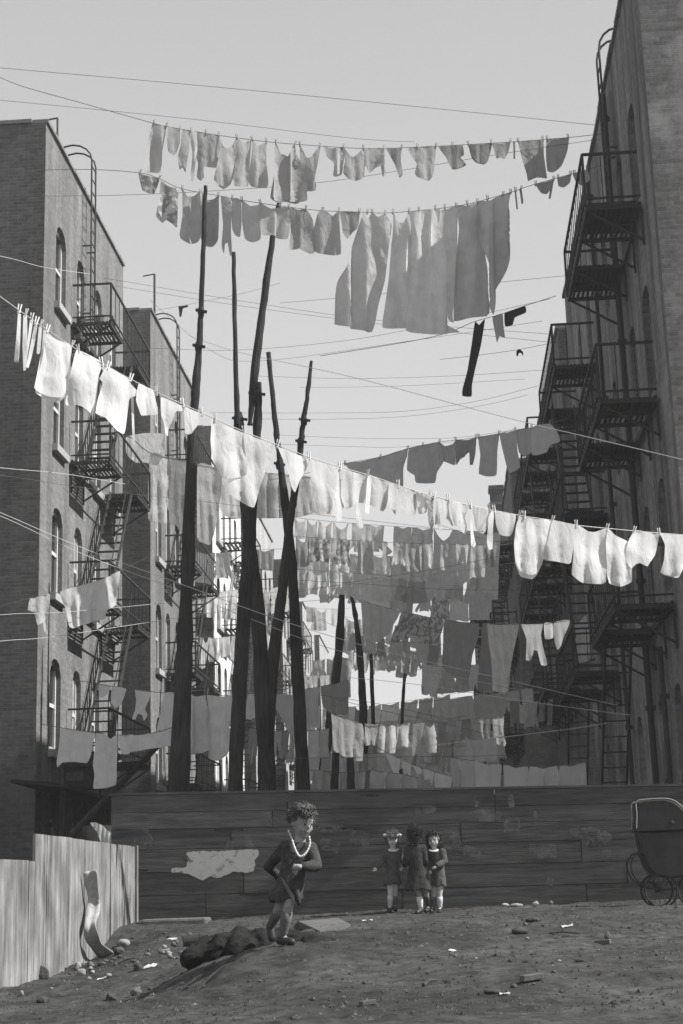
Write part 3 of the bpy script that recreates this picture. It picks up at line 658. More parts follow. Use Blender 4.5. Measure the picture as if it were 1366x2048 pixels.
L3 = Line('L3', [(-140,480),(-40,562),(26,612),(90,657),(150,697),(213,732),(270,763),(335,795),(400,824),(480,860),(560,892),(620,915),(680,934),(745,953),(800,972),(860,990),(940,1011),(1040,1031),(1105,1041),(1150,1050),(1215,1057),(1340,1068),(1430,1073)],
          14.6, 22.1, 'sunlit near clothesline sagging down to the right across the lot', 'rope_w', .006)
L3.build()
hang(L3, [
 ('stocking','l',[(36,626),(42,628),(40,690),(37,725),(28,724),(33,670)],'white stocking, leftmost at the frame edge on the sunlit near line'),
 ('stocking','l',[(47,630),(54,632),(55,700),(52,740),(47,742),(45,690)],'white stocking beside the leftmost one on the sunlit near line'),
 ('stocking','l',[(60,640),(66,642),(57,700),(50,738),(48,735),(54,690)],'slanting white stocking, third from the left edge on the sunlit line'),
 ('stocking','l',[(69,648),(75,650),(67,700),(57,736),(52,734),(61,690)],'long white stocking, fourth from the left edge on the sunlit line'),
 ('stocking','l',[(78,654),(84,657),(80,706),(73,706)],'short white stocking just left of the white apron'),
 ('apron','w',[(88,660),(99,668),(113,680),(138,687),(144,697),(140,735),(134,765),(131,785),(118,795),(100,793),(80,785),(66,776),(72,748),(84,705)],'billowing white apron with a printed hem on the sunlit line'),
 ('nightshirt','w',[(153,700),(175,708),(198,720),(205,728),(199,752),(196,790),(190,833),(176,823),(160,812),(146,808),(134,812),(131,806),(138,770),(146,728)],'broad white nightshirt between apron and long shirt on the sunlit line'),
 ('shirt','w',[(213,733),(235,745),(258,758),(262,768),(273,780),(277,790),(262,795),(258,800),(252,850),(248,868),(235,862),(222,848),(210,835),(198,830),(192,826),(196,800),(205,765),(199,757)],'long white shirt with a short sleeve above the left fire escape'),
 ('sash','w',[(262,790),(267,792),(269,860),(271,893),(266,894),(264,850)],'long thin white sash hanging beside the white shirt'),
 ('bloomers','l',[(277,768),(300,777),(308,784),(316,828),(300,830),(283,831),(279,822),(272,800)],'pale bloomers hung with a bunched waist on the sunlit line'),
 ('blouse','w',[(322,795),(345,803),(366,814),(362,823),(352,822),(346,840),(338,855),(336,870),(331,868),(328,845),(322,830)],'small bright white blouse left of the tallest left pole'),
 ('blouse','l',[(371,814),(385,820),(403,828),(400,838),(393,852),(384,865),(372,868),(370,845),(368,825)],'pale blouse hanging in front of the tallest left pole'),
 ('towel','w',[(424,836),(432,842),(455,853),(487,866),(490,885),(494,950),(478,955),(455,957),(446,955),(435,940),(425,920),(421,880)],'bright white towel right of the tallest left pole'),
 ('tablecloth','s',[(488,866),(510,875),(548,890),(545,912),(530,945),(520,975),(508,1015),(485,1006),(462,990),(448,982),(460,965),(492,950),(494,930),(489,890)],'thin white tablecloth with a pointed corner above the leaning pole'),
 ('camisole','w',[(556,894),(575,902),(600,911),(618,917),(612,940),(600,960),(590,985),(583,973),(575,940),(562,910)],'white camisole folded into a point in front of the spliced pole'),
 ('pillowcase','m',[(612,917),(640,924),(674,934),(676,960),(668,1000),(660,1026),(640,1030),(622,1022),(618,980),(622,950)],'grey pillowcase in its own shade beside twisted white stockings'),
 ('stocking','w',[(674,934),(681,936),(680,970),(685,1010),(683,1040),(676,1043),(670,1030),(662,1030),(661,1005),(668,985),(672,960)],'twisted white stockings hanging in a bunch mid line'),
 ('pillowcase','m',[(684,938),(700,942),(718,947),(735,951),(738,1005),(715,1005),(690,1018),(683,990)],'grey pillowcase right of the twisted white stockings'),
 ('sash','w',[(713,1000),(718,1010),(726,1055),(720,1058),(712,1040)],'dangling thin white sash below the middle of the sunlit line'),
 ('towel','w',[(735,951),(743,953),(738,1028),(730,1026)],'narrow bright white towel edge, mid sunlit line'),
 ('bloomers','m',[(742,953),(760,959),(776,966),(778,985),(772,1015),(765,1023),(745,1012),(738,1008)],'grey bloomers just right of the narrow bright towel'),
 ('sock','l',[(778,967),(796,972),(794,1000),(791,1030),(784,1020),(776,1010)],'pale sock pair between two grey bloomers'),
 ('bloomers','m',[(797,973),(815,978),(830,983),(834,1005),(831,1028),(820,1035),(805,1020),(797,1005)],'grey bloomers left of the lace cloth'),
 ('lace_cloth','q',[(832,983),(850,987),(862,990),(858,1005),(852,1025),(838,1028),(834,1010)],'small lace cloth left of the dark patterned tie'),
 ('necktie','p',[(862,993),(867,998),(866,1030),(868,1050),(862,1058),(857,1045),(855,1020)],'dark patterned necktie amid white washing on the sunlit line'),
 ('stocking','w',[(873,1000),(880,998),(884,1010),(880,1035),(884,1055),(880,1062),(875,1048),(870,1050),(871,1025)],'white stockings right of the dark patterned tie'),
 ('sash','w',[(886,1000),(896,1002),(899,1030),(907,1050),(904,1053),(897,1040),(890,1035)],'slanting white sash left of the small pointed blouse'),
 ('blouse','l',[(902,1003),(930,1009),(935,1014),(929,1035),(934,1050),(931,1067),(926,1060),(921,1040),(910,1050),(904,1040)],'small pointed pale blouse on the lower half of the sunlit line'),
 ('stocking','w',[(941,1011),(947,1013),(946,1060),(952,1090),(948,1095),(942,1090),(941,1050)],'single long white stocking left of the round slip'),
 ('slip','s',[(947,1013),(965,1017),(980,1020),(976,1045),(970,1062),(960,1062),(952,1057),(948,1035)],'small round white slip between two long stockings'),
 ('stocking','w',[(979,1020),(988,1022),(986,1060),(985,1098),(978,1100),(974,1085),(976,1050)],'pair of white stockings right of the small round slip'),
 ('slip','s',[(990,1022),(1010,1026),(1032,1030),(1028,1055),(1022,1072),(1008,1072),(998,1068),(992,1050)],'round white slip next to the big bright shirt at right'),
 ('shirt','w',[(1040,1031),(1052,1034),(1075,1038),(1105,1041),(1098,1075),(1090,1110),(1078,1142),(1066,1150),(1042,1145),(1030,1120),(1027,1085),(1032,1050)],'big bright white shirt with a rounded hem, right half of the sunlit line'),
 ('pillowcase','l',[(1105,1041),(1125,1045),(1150,1050),(1148,1085),(1142,1125),(1138,1128),(1112,1123),(1086,1118),(1096,1080)],'square pale pillowcase right of the big bright shirt'),
 ('pillowcase','w',[(1152,1051),(1160,1052),(1175,1062),(1190,1064),(1213,1057),(1213,1090),(1212,1164),(1190,1168),(1165,1166),(1150,1155),(1145,1150),(1148,1110),(1148,1075)],'large white pillowcase with draped neck, right part of the sunlit line'),
 ('pillowcase','w',[(1216,1057),(1230,1070),(1248,1079),(1258,1085),(1262,1110),(1263,1140),(1262,1158),(1240,1167),(1216,1160),(1213,1120),(1212,1085)],'folded white pillowcase overlapped by the fluttering white skirt'),
 ('skirt','w',[(1268,1062),(1275,1060),(1290,1063),(1318,1066),(1316,1085),(1310,1110),(1300,1125),(1295,1133),(1280,1126),(1270,1130),(1262,1137),(1250,1118),(1252,1100),(1258,1080)],'fluttering white skirt near the right end of the sunlit line'),
 ('shirt','w',[(1320,1066),(1345,1069),(1368,1071),(1380,1090),(1372,1125),(1356,1152),(1335,1150),(1320,1145),(1328,1120),(1330,1090)],'white shirt at the right edge of the sunlit line'),
], 'the sunlit near line', 'washing on the sunlit near line', wind=-.1, fold=.035, lam=.2, rough=.1)
pins(L3, [38,51,63,72,81,94,143,157,203,216,261,313,365,403,430,488,555,618,680,735,796,860,868,897,940,979,988,1038,1048,1105,1152,1214,1268,1318], 'pale wooden clothespin standing up on the sunlit near line', 'clothespins on the sunlit near line', mat='pin_w')

L1 = Line('L1', [(-60,122),(26,166),(160,205),(305,246),(345,255),(440,271),(540,284),(640,292),(730,297),(820,295),(900,291),(1020,284),(1137,275),(1185,270),(1215,268)], 24, 27.2, 'topmost washing line, sagging high across the sky')
L1.build()
hang(L1, [
 ('dress','g',[(305,247),(318,250),(333,252),(330,285),(324,315),(318,345),(305,343),(292,342),(298,300)]),
 ('bloomers','g',[(336,254),(350,257),(360,260),(358,290),(350,311),(338,305),(334,290)]),
 ('drawers','g',[(365,260),(380,262),(378,300),(372,340),(366,330),(360,335),(356,310),(362,290)]),
 ('shirt','m',[(381,262),(392,264),(398,300),(392,320),(385,362),(379,362),(384,310),(380,285)]),
 ('shirt','g',[(394,265),(412,268),(438,271),(440,300),(434,335),(408,334),(408,355),(402,362),(394,355),(397,330),(392,310)]),
 ('undershirt','g',[(438,271),(445,291),(455,297),(465,290),(472,276),(474,300),(466,340),(460,362),(445,372),(428,360),(434,330),(440,305)]),
 ('undershirt','g',[(475,277),(485,287),(498,282),(503,280),(500,320),(498,360),(495,374),(470,372),(466,360),(472,325)]),
 ('undershirt','g',[(505,281),(515,293),(525,288),(533,284),(532,320),(535,360),(533,374),(500,371),(498,350),(502,310)]),
 ('nightgown','g',[(552,286),(560,303),(575,316),(585,300),(590,290),(598,320),(603,360),(606,400),(595,404),(575,400),(558,402),(540,392),(548,350),(550,315)]),
 ('shirt','g',[(600,290),(612,318),(620,316),(638,292),(641,293),(634,330),(628,365),(632,380),(612,382),(606,350),(600,320)]),
 ('blouse','g',[(648,293),(662,297),(685,294),(690,310),(686,345),(675,350),(668,348),(670,325),(655,312)]),
 ('undershirt','g',[(688,295),(696,308),(705,315),(715,308),(727,297),(728,330),(726,355),(712,362),(698,358),(686,345),(690,320)]),
 ('shirt','g',[(727,297),(748,299),(768,297),(770,320),(776,350),(769,355),(764,330),(752,335),(745,345),(737,345),(733,330),(725,335)]),
 ('shorts','d',[(772,296),(788,296),(803,295),(801,320),(805,345),(798,352),(790,330),(782,315)]),
 ('jacket','g',[(816,297),(835,294),(872,292),(870,320),(868,345),(858,362),(832,352),(836,330),(826,315)]),
 ('trousers','d',[(876,292),(905,291),(925,290),(926,310),(918,315),(930,330),(905,339),(892,315)]),
 ('pillowcase','d',[(937,289),(960,289),(983,287),(980,305),(972,327),(955,324),(945,315)]),
 ('shorts','d',[(984,287),(1002,287),(1020,284),(1018,300),(1010,318),(1000,315),(993,317),(988,300)]),
 ('sock','d',[(1026,284),(1030,284),(1030,318),(1027,318)]),
 ('towel','d',[(1037,283),(1060,282),(1086,279),(1087,310),(1092,345),(1094,357),(1075,355),(1055,362),(1053,350),(1045,320)]),
 ('towel','d',[(1093,278),(1115,278),(1137,275),(1134,300),(1125,330),(1118,338),(1105,345),(1095,342),(1092,315)]),
], 'the topmost washing line', 'washing on the topmost line', fold=.02)
pins(L1, [308,333,360,382,412,438,474,505,533,552,590,600,640,687,727,768,803,835,872,905,937,983,1020,1037,1086,1095,1136], 'small wooden clothespin on the topmost washing line', 'clothespins on the topmost line')

L2 = Line('L2', [(-80,338),(26,341),(180,339),(280,346),(320,358),(362,377),(440,392),(480,400),(560,412),(640,421),(720,424),(770,426),(850,420),(920,411),(960,402),(1020,385),(1068,369),(1150,346),(1185,336),(1205,330)], 25, 26.6, 'second washing line from the top, carrying the long sheets')
L2.build()
hang(L2, [
 ('blouse','q',[(277,346),(288,350),(318,357),(316,370),(308,388),(296,386),(284,380),(280,365)]),
 ('shawl','q',[(322,360),(335,372),(352,376),(358,374),(356,400),(354,455),(345,448),(332,440),(325,446),(312,432),(318,400)]),
 ('undershirt','g',[(365,378),(375,393),(388,392),(400,384),(403,420),(403,470),(395,485),(380,488),(362,478),(359,470),(365,430)]),
 ('undershirt','d',[(404,385),(415,400),(428,398),(437,391),(438,430),(436,480),(425,494),(410,492),(402,478),(402,430)]),
 ('drawers','g',[(442,393),(460,396),(464,420),(462,460),(464,510),(460,512),(455,485),(450,488),(448,508),(443,490),(446,450)]),
 ('shirt','g',[(464,397),(482,400),(484,440),(480,474),(470,470),(464,455)]),
 ('undershirt','g',[(484,401),(500,412),(515,410),(521,407),(522,440),(521,478),(505,485),(490,478),(484,445)]),
 ('blouse','g',[(522,407),(540,417),(555,416),(576,414),(578,445),(572,478),(558,477),(545,470),(525,470),(521,440)]),
 ('shirt','g',[(578,414),(595,420),(612,418),(625,440),(632,500),(620,508),(600,497),(580,499),(582,460)]),
 ('blouse','g',[(636,424),(645,421),(655,424),(665,432),(678,423),(682,470),(683,508),(665,511),(635,506),(622,495),(626,465)]),
 ('bloomers','d',[(679,423),(700,424),(719,424),(716,455),(705,465),(694,478),(686,465),(682,440)]),
 ('sheet','l',[(727,424),(735,438),(745,425),(755,434),(770,427),(783,450),(778,500),(770,560),(757,610),(745,664),(710,658),(668,645),(672,600),(678,565),(700,510),(715,460)],'long grey sheet, left edge of the row of long sheets'),
 ('sheet','l',[(786,425),(795,440),(805,446),(818,423),(830,500),(828,560),(830,640),(832,655),(800,657),(765,655),(770,610),(777,560),(782,500)],'long narrow grey sheet right of the gap in the long sheets'),
 ('sheet','l',[(818,423),(838,423),(870,418),(880,460),(886,520),(890,580),(895,640),(914,664),(880,669),(850,668),(812,661),(818,600),(812,540),(815,470)],'longest grey sheet, lowest hem in the row of long sheets'),
 ('sheet','m',[(870,418),(890,420),(912,411),(920,425),(920,480),(915,560),(905,630),(908,645),(897,640),(888,590),(884,520),(878,460)],'folded grey sheet in the middle of the long sheets'),
 ('sheet','l',[(915,411),(935,412),(955,403),(962,440),(972,520),(980,570),(985,628),(940,636),(908,642),(908,600),(912,520),(918,460)],'long grey sheet, second from right in the long row'),
 ('sheet','m',[(957,402),(975,402),(1005,390),(1022,385),(1018,430),(1010,500),(998,580),(985,630),(978,580),(968,500),(960,440)],'long grey sheet at the right end of the long row'),
 ('sock','d',[(1029,382),(1032,381),(1036,418),(1033,419)]),
 ('sock','d',[(1039,378),(1043,377),(1047,405),(1043,408)]),
 ('brassiere','d',[(1071,368),(1090,364),(1108,359),(1104,375),(1094,388),(1082,386)]),
 ('sock','d',[(1104,360),(1108,359),(1101,398),(1097,397)]),
 ('bloomers','d',[(1115,357),(1128,353),(1142,349),(1140,365),(1128,375),(1117,372)]),
 ('shirt','g',[(1146,347),(1160,344),(1175,339),(1180,360),(1165,372),(1152,365)]),
], 'the second washing line from the top', 'washing on the second line', wind=.16, fold=.045, lam=.3)
pins(L2, [280,318,365,400,437,464,484,521,560,578,612,645,678,719,735,745,770,786,818,838,870,890,912,935,955,975,1005,1021,1031,1041,1071,1107,1116,1141,1148,1174], 'small wooden clothespin on the second washing line', 'clothespins on the second line')

L4 = Line('L4', [(540,960),(620,945),(685,928),(760,914),(820,896),(880,884),(940,877),(1000,867),(1060,856),(1095,848),(1140,836)], 33, 30, 'washing line rising from the sunlit line towards the right fire escapes')
L4.build()
hang(L4, [
 ('tablecloth','m',[(690,927),(720,923),(760,914),(815,898),(812,940),(808,975),(780,965),(740,950),(705,945)]),
 ('shirt','g',[(818,897),(840,892),(876,884),(885,905),(886,925),(875,945),(870,966),(832,966),(829,950),(813,940),(815,915)]),
 ('shirt','g',[(878,884),(890,892),(905,888),(912,881),(910,905),(911,930),(895,926),(880,918)]),
 ('blouse','d',[(912,881),(935,880),(952,876),(950,900),(945,930),(941,930),(940,905),(930,912),(920,918),(914,930),(911,905)]),
 ('towel','g',[(957,874),(975,872),(998,868),(995,900),(993,950),(975,953),(958,948),(960,910)]),
 ('towel','g',[(999,867),(1015,866),(1032,861),(1035,900),(1040,935),(1018,946),(1010,920),(1003,890)]),
 ('towel','m',[(1032,861),(1062,856),(1063,880),(1063,905),(1050,912),(1038,905)]),
 ('tablecloth','l',[(1064,855),(1100,847),(1118,870),(1125,882),(1100,890),(1093,905),(1064,910)]),
], 'the line rising to the right fire escapes', 'washing on the rising line')
pins(L4, [690,760,815,845,878,912,952,957,998,1031,1063,1100], 'small wooden clothespin on the rising washing line', 'clothespins on the rising line')

LS = Line('LS', [(640,712),(860,675),(950,643),(1000,629),(1052,611),(1112,592)], 27, 26.5, 'thin line of hosiery below the long sheets at right'); LS.build()
hang(LS, [
 ('stocking','k',[(950,643),(958,650),(970,638),(962,690),(950,740),(944,770),(943,793),(925,792),(925,778),(935,740),(943,690)],'long dark stocking hanging alone below the long sheets'),
 ('undershirt','g',[(985,634),(1005,627),(1008,650),(1011,675),(1000,672),(992,685),(988,660)],'tiny grey undershirt right of the long dark stocking'),
 ('sock','k',[(1009,626),(1025,621),(1050,612),(1052,625),(1030,635),(1025,650),(1010,652)],'bunched dark socks at the right end of the hosiery line'),
], 'the hosiery line', 'hosiery below the long sheets')

L5 = Line('L5', [(205,880),(255,872),(300,905),(360,920),(400,930),(470,942),(520,945),(600,952),(660,958),(760,962)], 41, 36, 'line of thin sheets just behind the sunlit line')
L5.build()
hang(L5, [
 ('dress','l',[(252,874),(290,866),(328,868),(322,890),(330,905),(315,930),(290,925),(270,925),(252,905)],'pale dress over the left fire escape behind the sunlit line'),
 ('curtain','m',[(300,908),(330,913),(345,930),(340,980),(336,1045),(310,1043),(296,1038)]),
 ('curtain','m',[(338,918),(360,920),(378,925),(380,990),(376,1075),(366,1070),(352,1050),(338,1045)]),
 ('curtain','m',[(395,930),(430,934),(443,945),(440,1000),(430,1060),(420,1090),(405,1085),(394,1075)]),
 ('sheet','m',[(430,936),(470,942),(520,945),(522,1000),(490,1035),(455,1034),(440,1020)]),
 ('sheet','m',[(521,945),(570,950),(620,954),(640,1020),(600,1034),(560,1036),(517,1035),(515,990)]),
 ('sheet','m',[(622,954),(660,958),(690,962),(690,1015),(668,1030),(640,1022)]),
], 'the thin sheet line', 'thin sheets behind the sunlit line')
L6 = Line('L6', [(500,1032),(585,1035),(640,1041),(720,1048),(780,1052),(860,1057),(940,1062),(1000,1066),(1060,1066)], 44, 40, 'line of slips above the massed washing'); L6.build()
hang(L6, [('slip','w',588,612,40),('slip','w',614,635,58),('slip','w',638,663,64),('nightgown','w',666,697,74),('shirt','w',704,768,58),('towel','w',788,823,104),('sheet','w',824,868,112),
          ('nightgown','m',868,906,116),('towel','w',906,944,108),('sheet','w',946,1000,122)], 'the line of slips', 'washing on the slip line')
L7 = Line('L7', [(372,1102),(430,1106),(480,1102),(560,1098),(600,1102),(700,1108),(850,1116),(990,1120),(1040,1120)], 48, 46, 'long line of washing below the slips'); L7.build()
hang(L7, [('towel','w',392,430,62),('shirt','w',432,462,56),('cloth','m',512,548,40),('towel','w',584,613,92),('blouse','w',614,640,92),('sheet','w',640,669,98),('nightgown','w',670,700,88),('towel','w',700,739,92),('sheet','w',738,781,102),('sheet','m',780,816,108),
          ('towel','m',816,852,72),('shirt','m',852,900,84),('sheet','w',900,934,86),('sheet','w',936,992,76)], 'the long line below the slips', 'washing below the slips')
L8 = Line('L8', [(560,1150),(660,1168),(760,1180),(830,1186),(900,1190),(960,1188),(1036,1180)], 56, 54, 'thin dark line above the spread sheet'); L8.build()
hang(L8, [('blouse','l',598,640,30),('cloth','m',645,700,18),('shirt','m',704,732,34),('towel','l',734,770,42),('shirt','m',772,800,44),('towel','d',806,828,44),('shirt','l',838,862,38),('sheet','q',864,900,52),('towel','l',900,938,52),('sheet','l',938,984,52)], 'the thin line above the dark blankets', 'washing above the dark blankets')
L9 = Line('L9', [(690,1190),(720,1201),(800,1222),(890,1240),(960,1247),(1040,1248),(1100,1246),(1160,1238)], 44, 38, 'line holding two dark blankets at right centre'); L9.build()
hang(L9, [
 ('sheet','l',[(722,1203),(760,1212),(800,1222),(790,1245),(775,1270),(762,1283),(745,1285),(728,1270)],'light mottled sheet spread left of the two dark blankets'),
 ('sheet','q',[(806,1224),(860,1235),(888,1240),(880,1290),(850,1288),(820,1275),(782,1290),(788,1262)],'faded print sheet next to the two dark blankets'),
 ('blanket','d',[(889,1240),(925,1244),(958,1247),(955,1280),(945,1310),(940,1350),(930,1372),(915,1360),(885,1335),(886,1290)],'dark blanket, left of the pair'),
 ('blanket','d',[(965,1247),(1000,1250),(1038,1248),(1030,1290),(1022,1330),(1015,1385),(985,1382),(955,1382),(958,1330),(962,1290)],'dark blanket, right of the pair'),
 ('union_suit','l',[(1042,1248),(1052,1248),(1078,1247),(1086,1248),(1082,1270),(1085,1290),(1095,1330),(1082,1330),(1075,1302),(1068,1300),(1062,1320),(1052,1320),(1053,1280),(1048,1265)],'pale union suit with two legs right of the dark blankets'),
 ('towel','l',[(1088,1247),(1105,1246),(1106,1275),(1092,1278)],'small pale towel right of the union suit'),
 ('cloth','m',[(1108,1245),(1140,1240),(1130,1270),(1115,1300),(1110,1275)],'pointed grey cloth beside the small pale towel'),
], 'the blanket line', 'washing on the blanket line')
hang(Line('x', [(1140,1250),(1180,1230)], 35, 35, ''), [('towel','m',[(1143,1250),(1158,1246),(1172,1230),(1175,1300),(1177,1320),(1150,1325)],'striped pale towel hung over the right fire escape rail')], '', 'washing on the right fire escapes')
L10 = Line('L10', [(640,1238),(675,1255),(720,1271),(780,1293),(835,1312),(880,1322)], 52, 52, 'slanting far line below the mottled sheet'); L10.build()
hang(L10, [('cloth','m',676,706,46),('shirt','m',706,737,36),('cloth','g',736,770,38),('shirt','m',770,800,40),('towel','g',800,834,40),('sheet','d',[(668,1312),(695,1318),(697,1365),(660,1363),(664,1335)],'square dark cloth left of the far poles')], 'the slanting far line', 'washing on the slanting far line')
L11 = Line('L11', [(150,1360),(195,1368),(240,1375),(300,1383),(355,1388)], 29.2, 27, 'short line in front of the nearest left tenement'); L11.build()
hang(L11, [
 ('shirt','w',[(198,1368),(222,1372),(215,1388),(200,1396)]),
 ('blouse','w',[(224,1374),(252,1377),(248,1395),(240,1412),(230,1415),(222,1405)]),
 ('drawers','w',[(270,1380),(286,1382),(302,1384),(298,1400),(290,1418),(295,1430),(288,1442),(284,1430),(276,1428),(270,1440),(264,1438),(270,1420),(272,1400)]),
 ('sheet','w',[(328,1386),(355,1388),(353,1440),(352,1460),(312,1460),(320,1430)]),
], 'the short line left of the tall pole', 'washing on the short left line')
L12 = Line('L12', [(80,1448),(120,1455),(180,1464),(245,1470),(300,1467),(352,1453),(362,1450)], 26.5, 25.2, 'lower short line left of the tall pole'); L12.build()
hang(L12, [
 ('skirt','w',[(123,1455),(155,1461),(190,1466),(185,1490),(182,1510),(174,1526),(150,1524),(125,1525),(115,1535),(113,1525),(118,1490)],'wide pleated pale skirt low in front of the left tenement'),
 ('shirt','w',[(193,1466),(214,1472),(222,1478),(234,1470),(233,1520),(232,1570),(210,1576),(187,1577),(190,1550),(186,1530),(190,1500)],'long pale shirt right of the pleated skirt'),
 ('sheet','w',[(238,1470),(275,1469),(320,1464),(352,1455),(350,1488),(320,1495),(285,1500),(245,1509),(240,1490)],'low pale sheet left of the tall pole'),
], 'the lower short line', 'washing on the lower left line')
L13 = Line('L13', [(362,1388),(410,1391),(466,1391),(482,1391)], 31, 31, 'short line between the two thick left poles'); L13.build()
hang(L13, [
 ('sheet','w',[(376,1390),(394,1393),(412,1391),(412,1440),(405,1500),(395,1508),(372,1502),(374,1450)]),
 ('nightgown','w',[(414,1391),(440,1394),(466,1391),(465,1430),(458,1450),(464,1470),(455,1510),(432,1522),(412,1508),(414,1450)]),
], 'the short line between the two thick left poles', 'sheets between the thick poles')
L14 = Line('L14', [(484,1391),(545,1390),(600,1381),(650,1371),(699,1360)], 37, 37, 'short line between the crossed poles and the dark cloth'); L14.build()
hang(L14, [('shirt','l',[(495,1390),(515,1390),(520,1410),(512,1435),(492,1438)]),('towel','l',[(546,1390),(570,1388),(590,1395),(593,1470),(580,1470),(566,1440),(550,1415)]),
           ('shirt','m',[(600,1381),(640,1374),(636,1400),(640,1440),(626,1455),(612,1440),(606,1410)]),('blanket','d',[(642,1373),(670,1368),(697,1360),(697,1400),(695,1430),(660,1425),(645,1410)])], 'the short line beside the crossed poles', 'washing beside the crossed poles')
L15 = Line('L15', [(640,1420),(680,1432),(724,1447),(780,1450),(868,1442),(930,1432)], 40, 38, 'low line of grey washing in the middle'); L15.build()
hang(L15, [('sheet','l',[(662,1427),(680,1435),(700,1440),(724,1448),(726,1480),(724,1522),(700,1518),(675,1506),(668,1500),(664,1460)],'plain grey sheet with wavy top, low in the middle'),
           ('shirt','m',730,756,46),('towel','m',760,790,56),('shirt','m',794,820,50),('towel','l',826,848,66),('nightgown','m',850,868,62)], 'the low middle line', 'washing on the low middle line')
L16 = Line('L16', [(820,1408),(870,1401),(950,1391),(1010,1384),(1066,1376),(1100,1366)], 48, 44, 'line of pale sheets below the dark blankets'); L16.build()
hang(L16, [('sheet','l',[(870,1402),(905,1398),(945,1392),(945,1440),(930,1446),(900,1440),(868,1430)]),('sheet','l',[(948,1392),(980,1389),(1012,1385),(1004,1440),(980,1448),(950,1446)]),('shirt','l',[(1014,1385),(1038,1381),(1036,1410),(1026,1425),(1014,1420)]),
           ('towel','l',[(1042,1380),(1065,1377),(1067,1400),(1068,1450),(1048,1452),(1046,1420)])], 'the pale line below the blankets', 'sheets below the blankets')
L16b = Line('L16b', [(860,1446),(925,1440),(1000,1434),(1025,1430)], 41, 40, 'line of small dark garments right of the middle'); L16b.build()
hang(L16b, [('shirt','d',876,894,46),('shirt','g',898,920,42),('shorts','d',924,942,38),('shirt','g',946,968,50),('stocking','d',972,982,56),('shirt','m',986,1008,60)], 'the line of small dark garments', 'small dark garments')
L20 = Line('L20', [(725,1414),(800,1404),(870,1394),(960,1378)], 62, 58, 'far short line under the bright gap'); L20.build()
hang(L20, [('cloth','m',738,762,34),('towel','m',764,798,36),('sheet','m',802,836,38),('shirt','g',838,866,42),('towel','m',868,900,40)], 'the far short line under the bright gap', 'washing under the bright gap')
L21 = Line('L21', [(815,1300),(860,1308),(900,1312)], 60, 60, 'far short line beside the dark blankets'); L21.build()
hang(L21, [('sheet','m',842,890,80),('shirt','g',820,840,34)], 'the far short line beside the dark blankets', 'washing beside the dark blankets')
L22 = Line('L22', [(596,1464),(630,1460),(664,1456)], 36, 36, 'short low line between two leaning poles'); L22.build()
hang(L22, [('towel','m',616,637,56),('shirt','g',640,658,62)], 'the short low line between two poles', 'low washing between two poles')
L23 = Line('L23', [(618,1322),(660,1318),(706,1322)], 64, 64, 'far line beside the dark far pole'); L23.build()
hang(L23, [('shirt','m',624,650,40),('towel','g',654,680,46),('sheet','m',684,704,40)], 'the far line beside the dark far pole', 'far washing beside the dark pole')
KINDS = ['shirt', 'drawers', 'undershirt', 'towel', 'shorts', 'blouse', 'trousers', 'cloth', 'slip', 'stocking', 'nightgown', 'pillowcase']
def mixed(pts, Y, n, l0, l1, tones, what, seed, gap=.15):
    ln = Line('mx', pts, Y, Y + 1, what[0].upper() + what[1:] if False else what); ln.build(); R = random.Random(seed); rows = []
    ua, ub = pts[0][0] + 6, pts[-1][0] - 6; u = ua; mean = (ub - ua) / n
    while u < ub - 6:
        k = R.choice(KINDS); w = mean * R.uniform(.55, 1.35) * (.35 if k == 'stocking' else 1); w = min(w, ub - u)
        rows.append((k, R.choice(tones), u, u + w, 1.2 * R.uniform(l0, l1) * (1.15 if k in ('nightgown', 'trousers', 'stocking') else 1), R.uniform(-.14, .05))); u += w + mean * R.uniform(-.05, gap * 2)
    hang(ln, rows, 'the ' + what, 'washing on the ' + what)
mixed([(586,1072),(700,1080),(800,1086),(1004,1090)], 39, 13, 36, 56, 'lwmgq', 'loose line in front of the slips', 21, .3)
mixed([(590,1138),(700,1146),(820,1152),(1004,1150)], 43.5, 14, 30, 46, 'wlmgl', 'loose line in front of the massed washing', 22, .3)
mixed([(694,1268),(780,1280),(886,1290)], 47, 8, 26, 40, 'lmgd', 'short line below the mottled sheet', 23, .3)
mixed([(606,1212),(650,1218),(700,1216)], 64, 4, 24, 34, 'lmg', 'far line right of the crossed poles', 24, .3)
mixed([(684,1232),(780,1250),(892,1266)], 58, 8, 28, 44, 'lmmgq', 'far line behind the mottled sheet', 1)
mixed([(690,1302),(760,1312),(846,1316)], 66, 7, 20, 34, 'mmgd', 'farthest line over the bright gap', 2)
mixed([(592,1352),(650,1350),(706,1344)], 60, 6, 30, 46, 'lmmg', 'far line left of the dark far pole', 3)
mixed([(860,1334),(940,1330),(1044,1322)], 58, 8, 40, 60, 'mmgl', 'far line behind the dark blankets', 4)
mixed([(598,1408),(670,1414),(746,1412)], 58, 8, 30, 46, 'mgdl', 'far line behind the plain grey sheet', 5)
mixed([(698,1466),(800,1470),(900,1466),(1014,1458)], 45, 14, 34, 56, 'mgdml', 'crowded line low in the middle', 6)
mixed([(612,1502),(690,1510),(764,1506)], 42, 8, 40, 58, 'mgdl', 'crowded line low behind the leaning poles', 7)
mixed([(842,1492),(930,1492),(1016,1484)], 43, 9, 26, 40, 'mgdw', 'low line behind the sunlit baby clothes', 8)
mixed([(1014,1402),(1060,1404),(1112,1396)], 42, 5, 34, 50, 'gdm', 'shaded line against the right fire escapes', 9)
mixed([(384,1180),(430,1184),(482,1178)], 53, 5, 36, 52, 'mlg', 'line in front of the whitewashed wall', 10)
mixed([(504,1178),(545,1176),(592,1168)], 53, 5, 34, 48, 'mlg', 'line between the thick and crossed poles', 11)
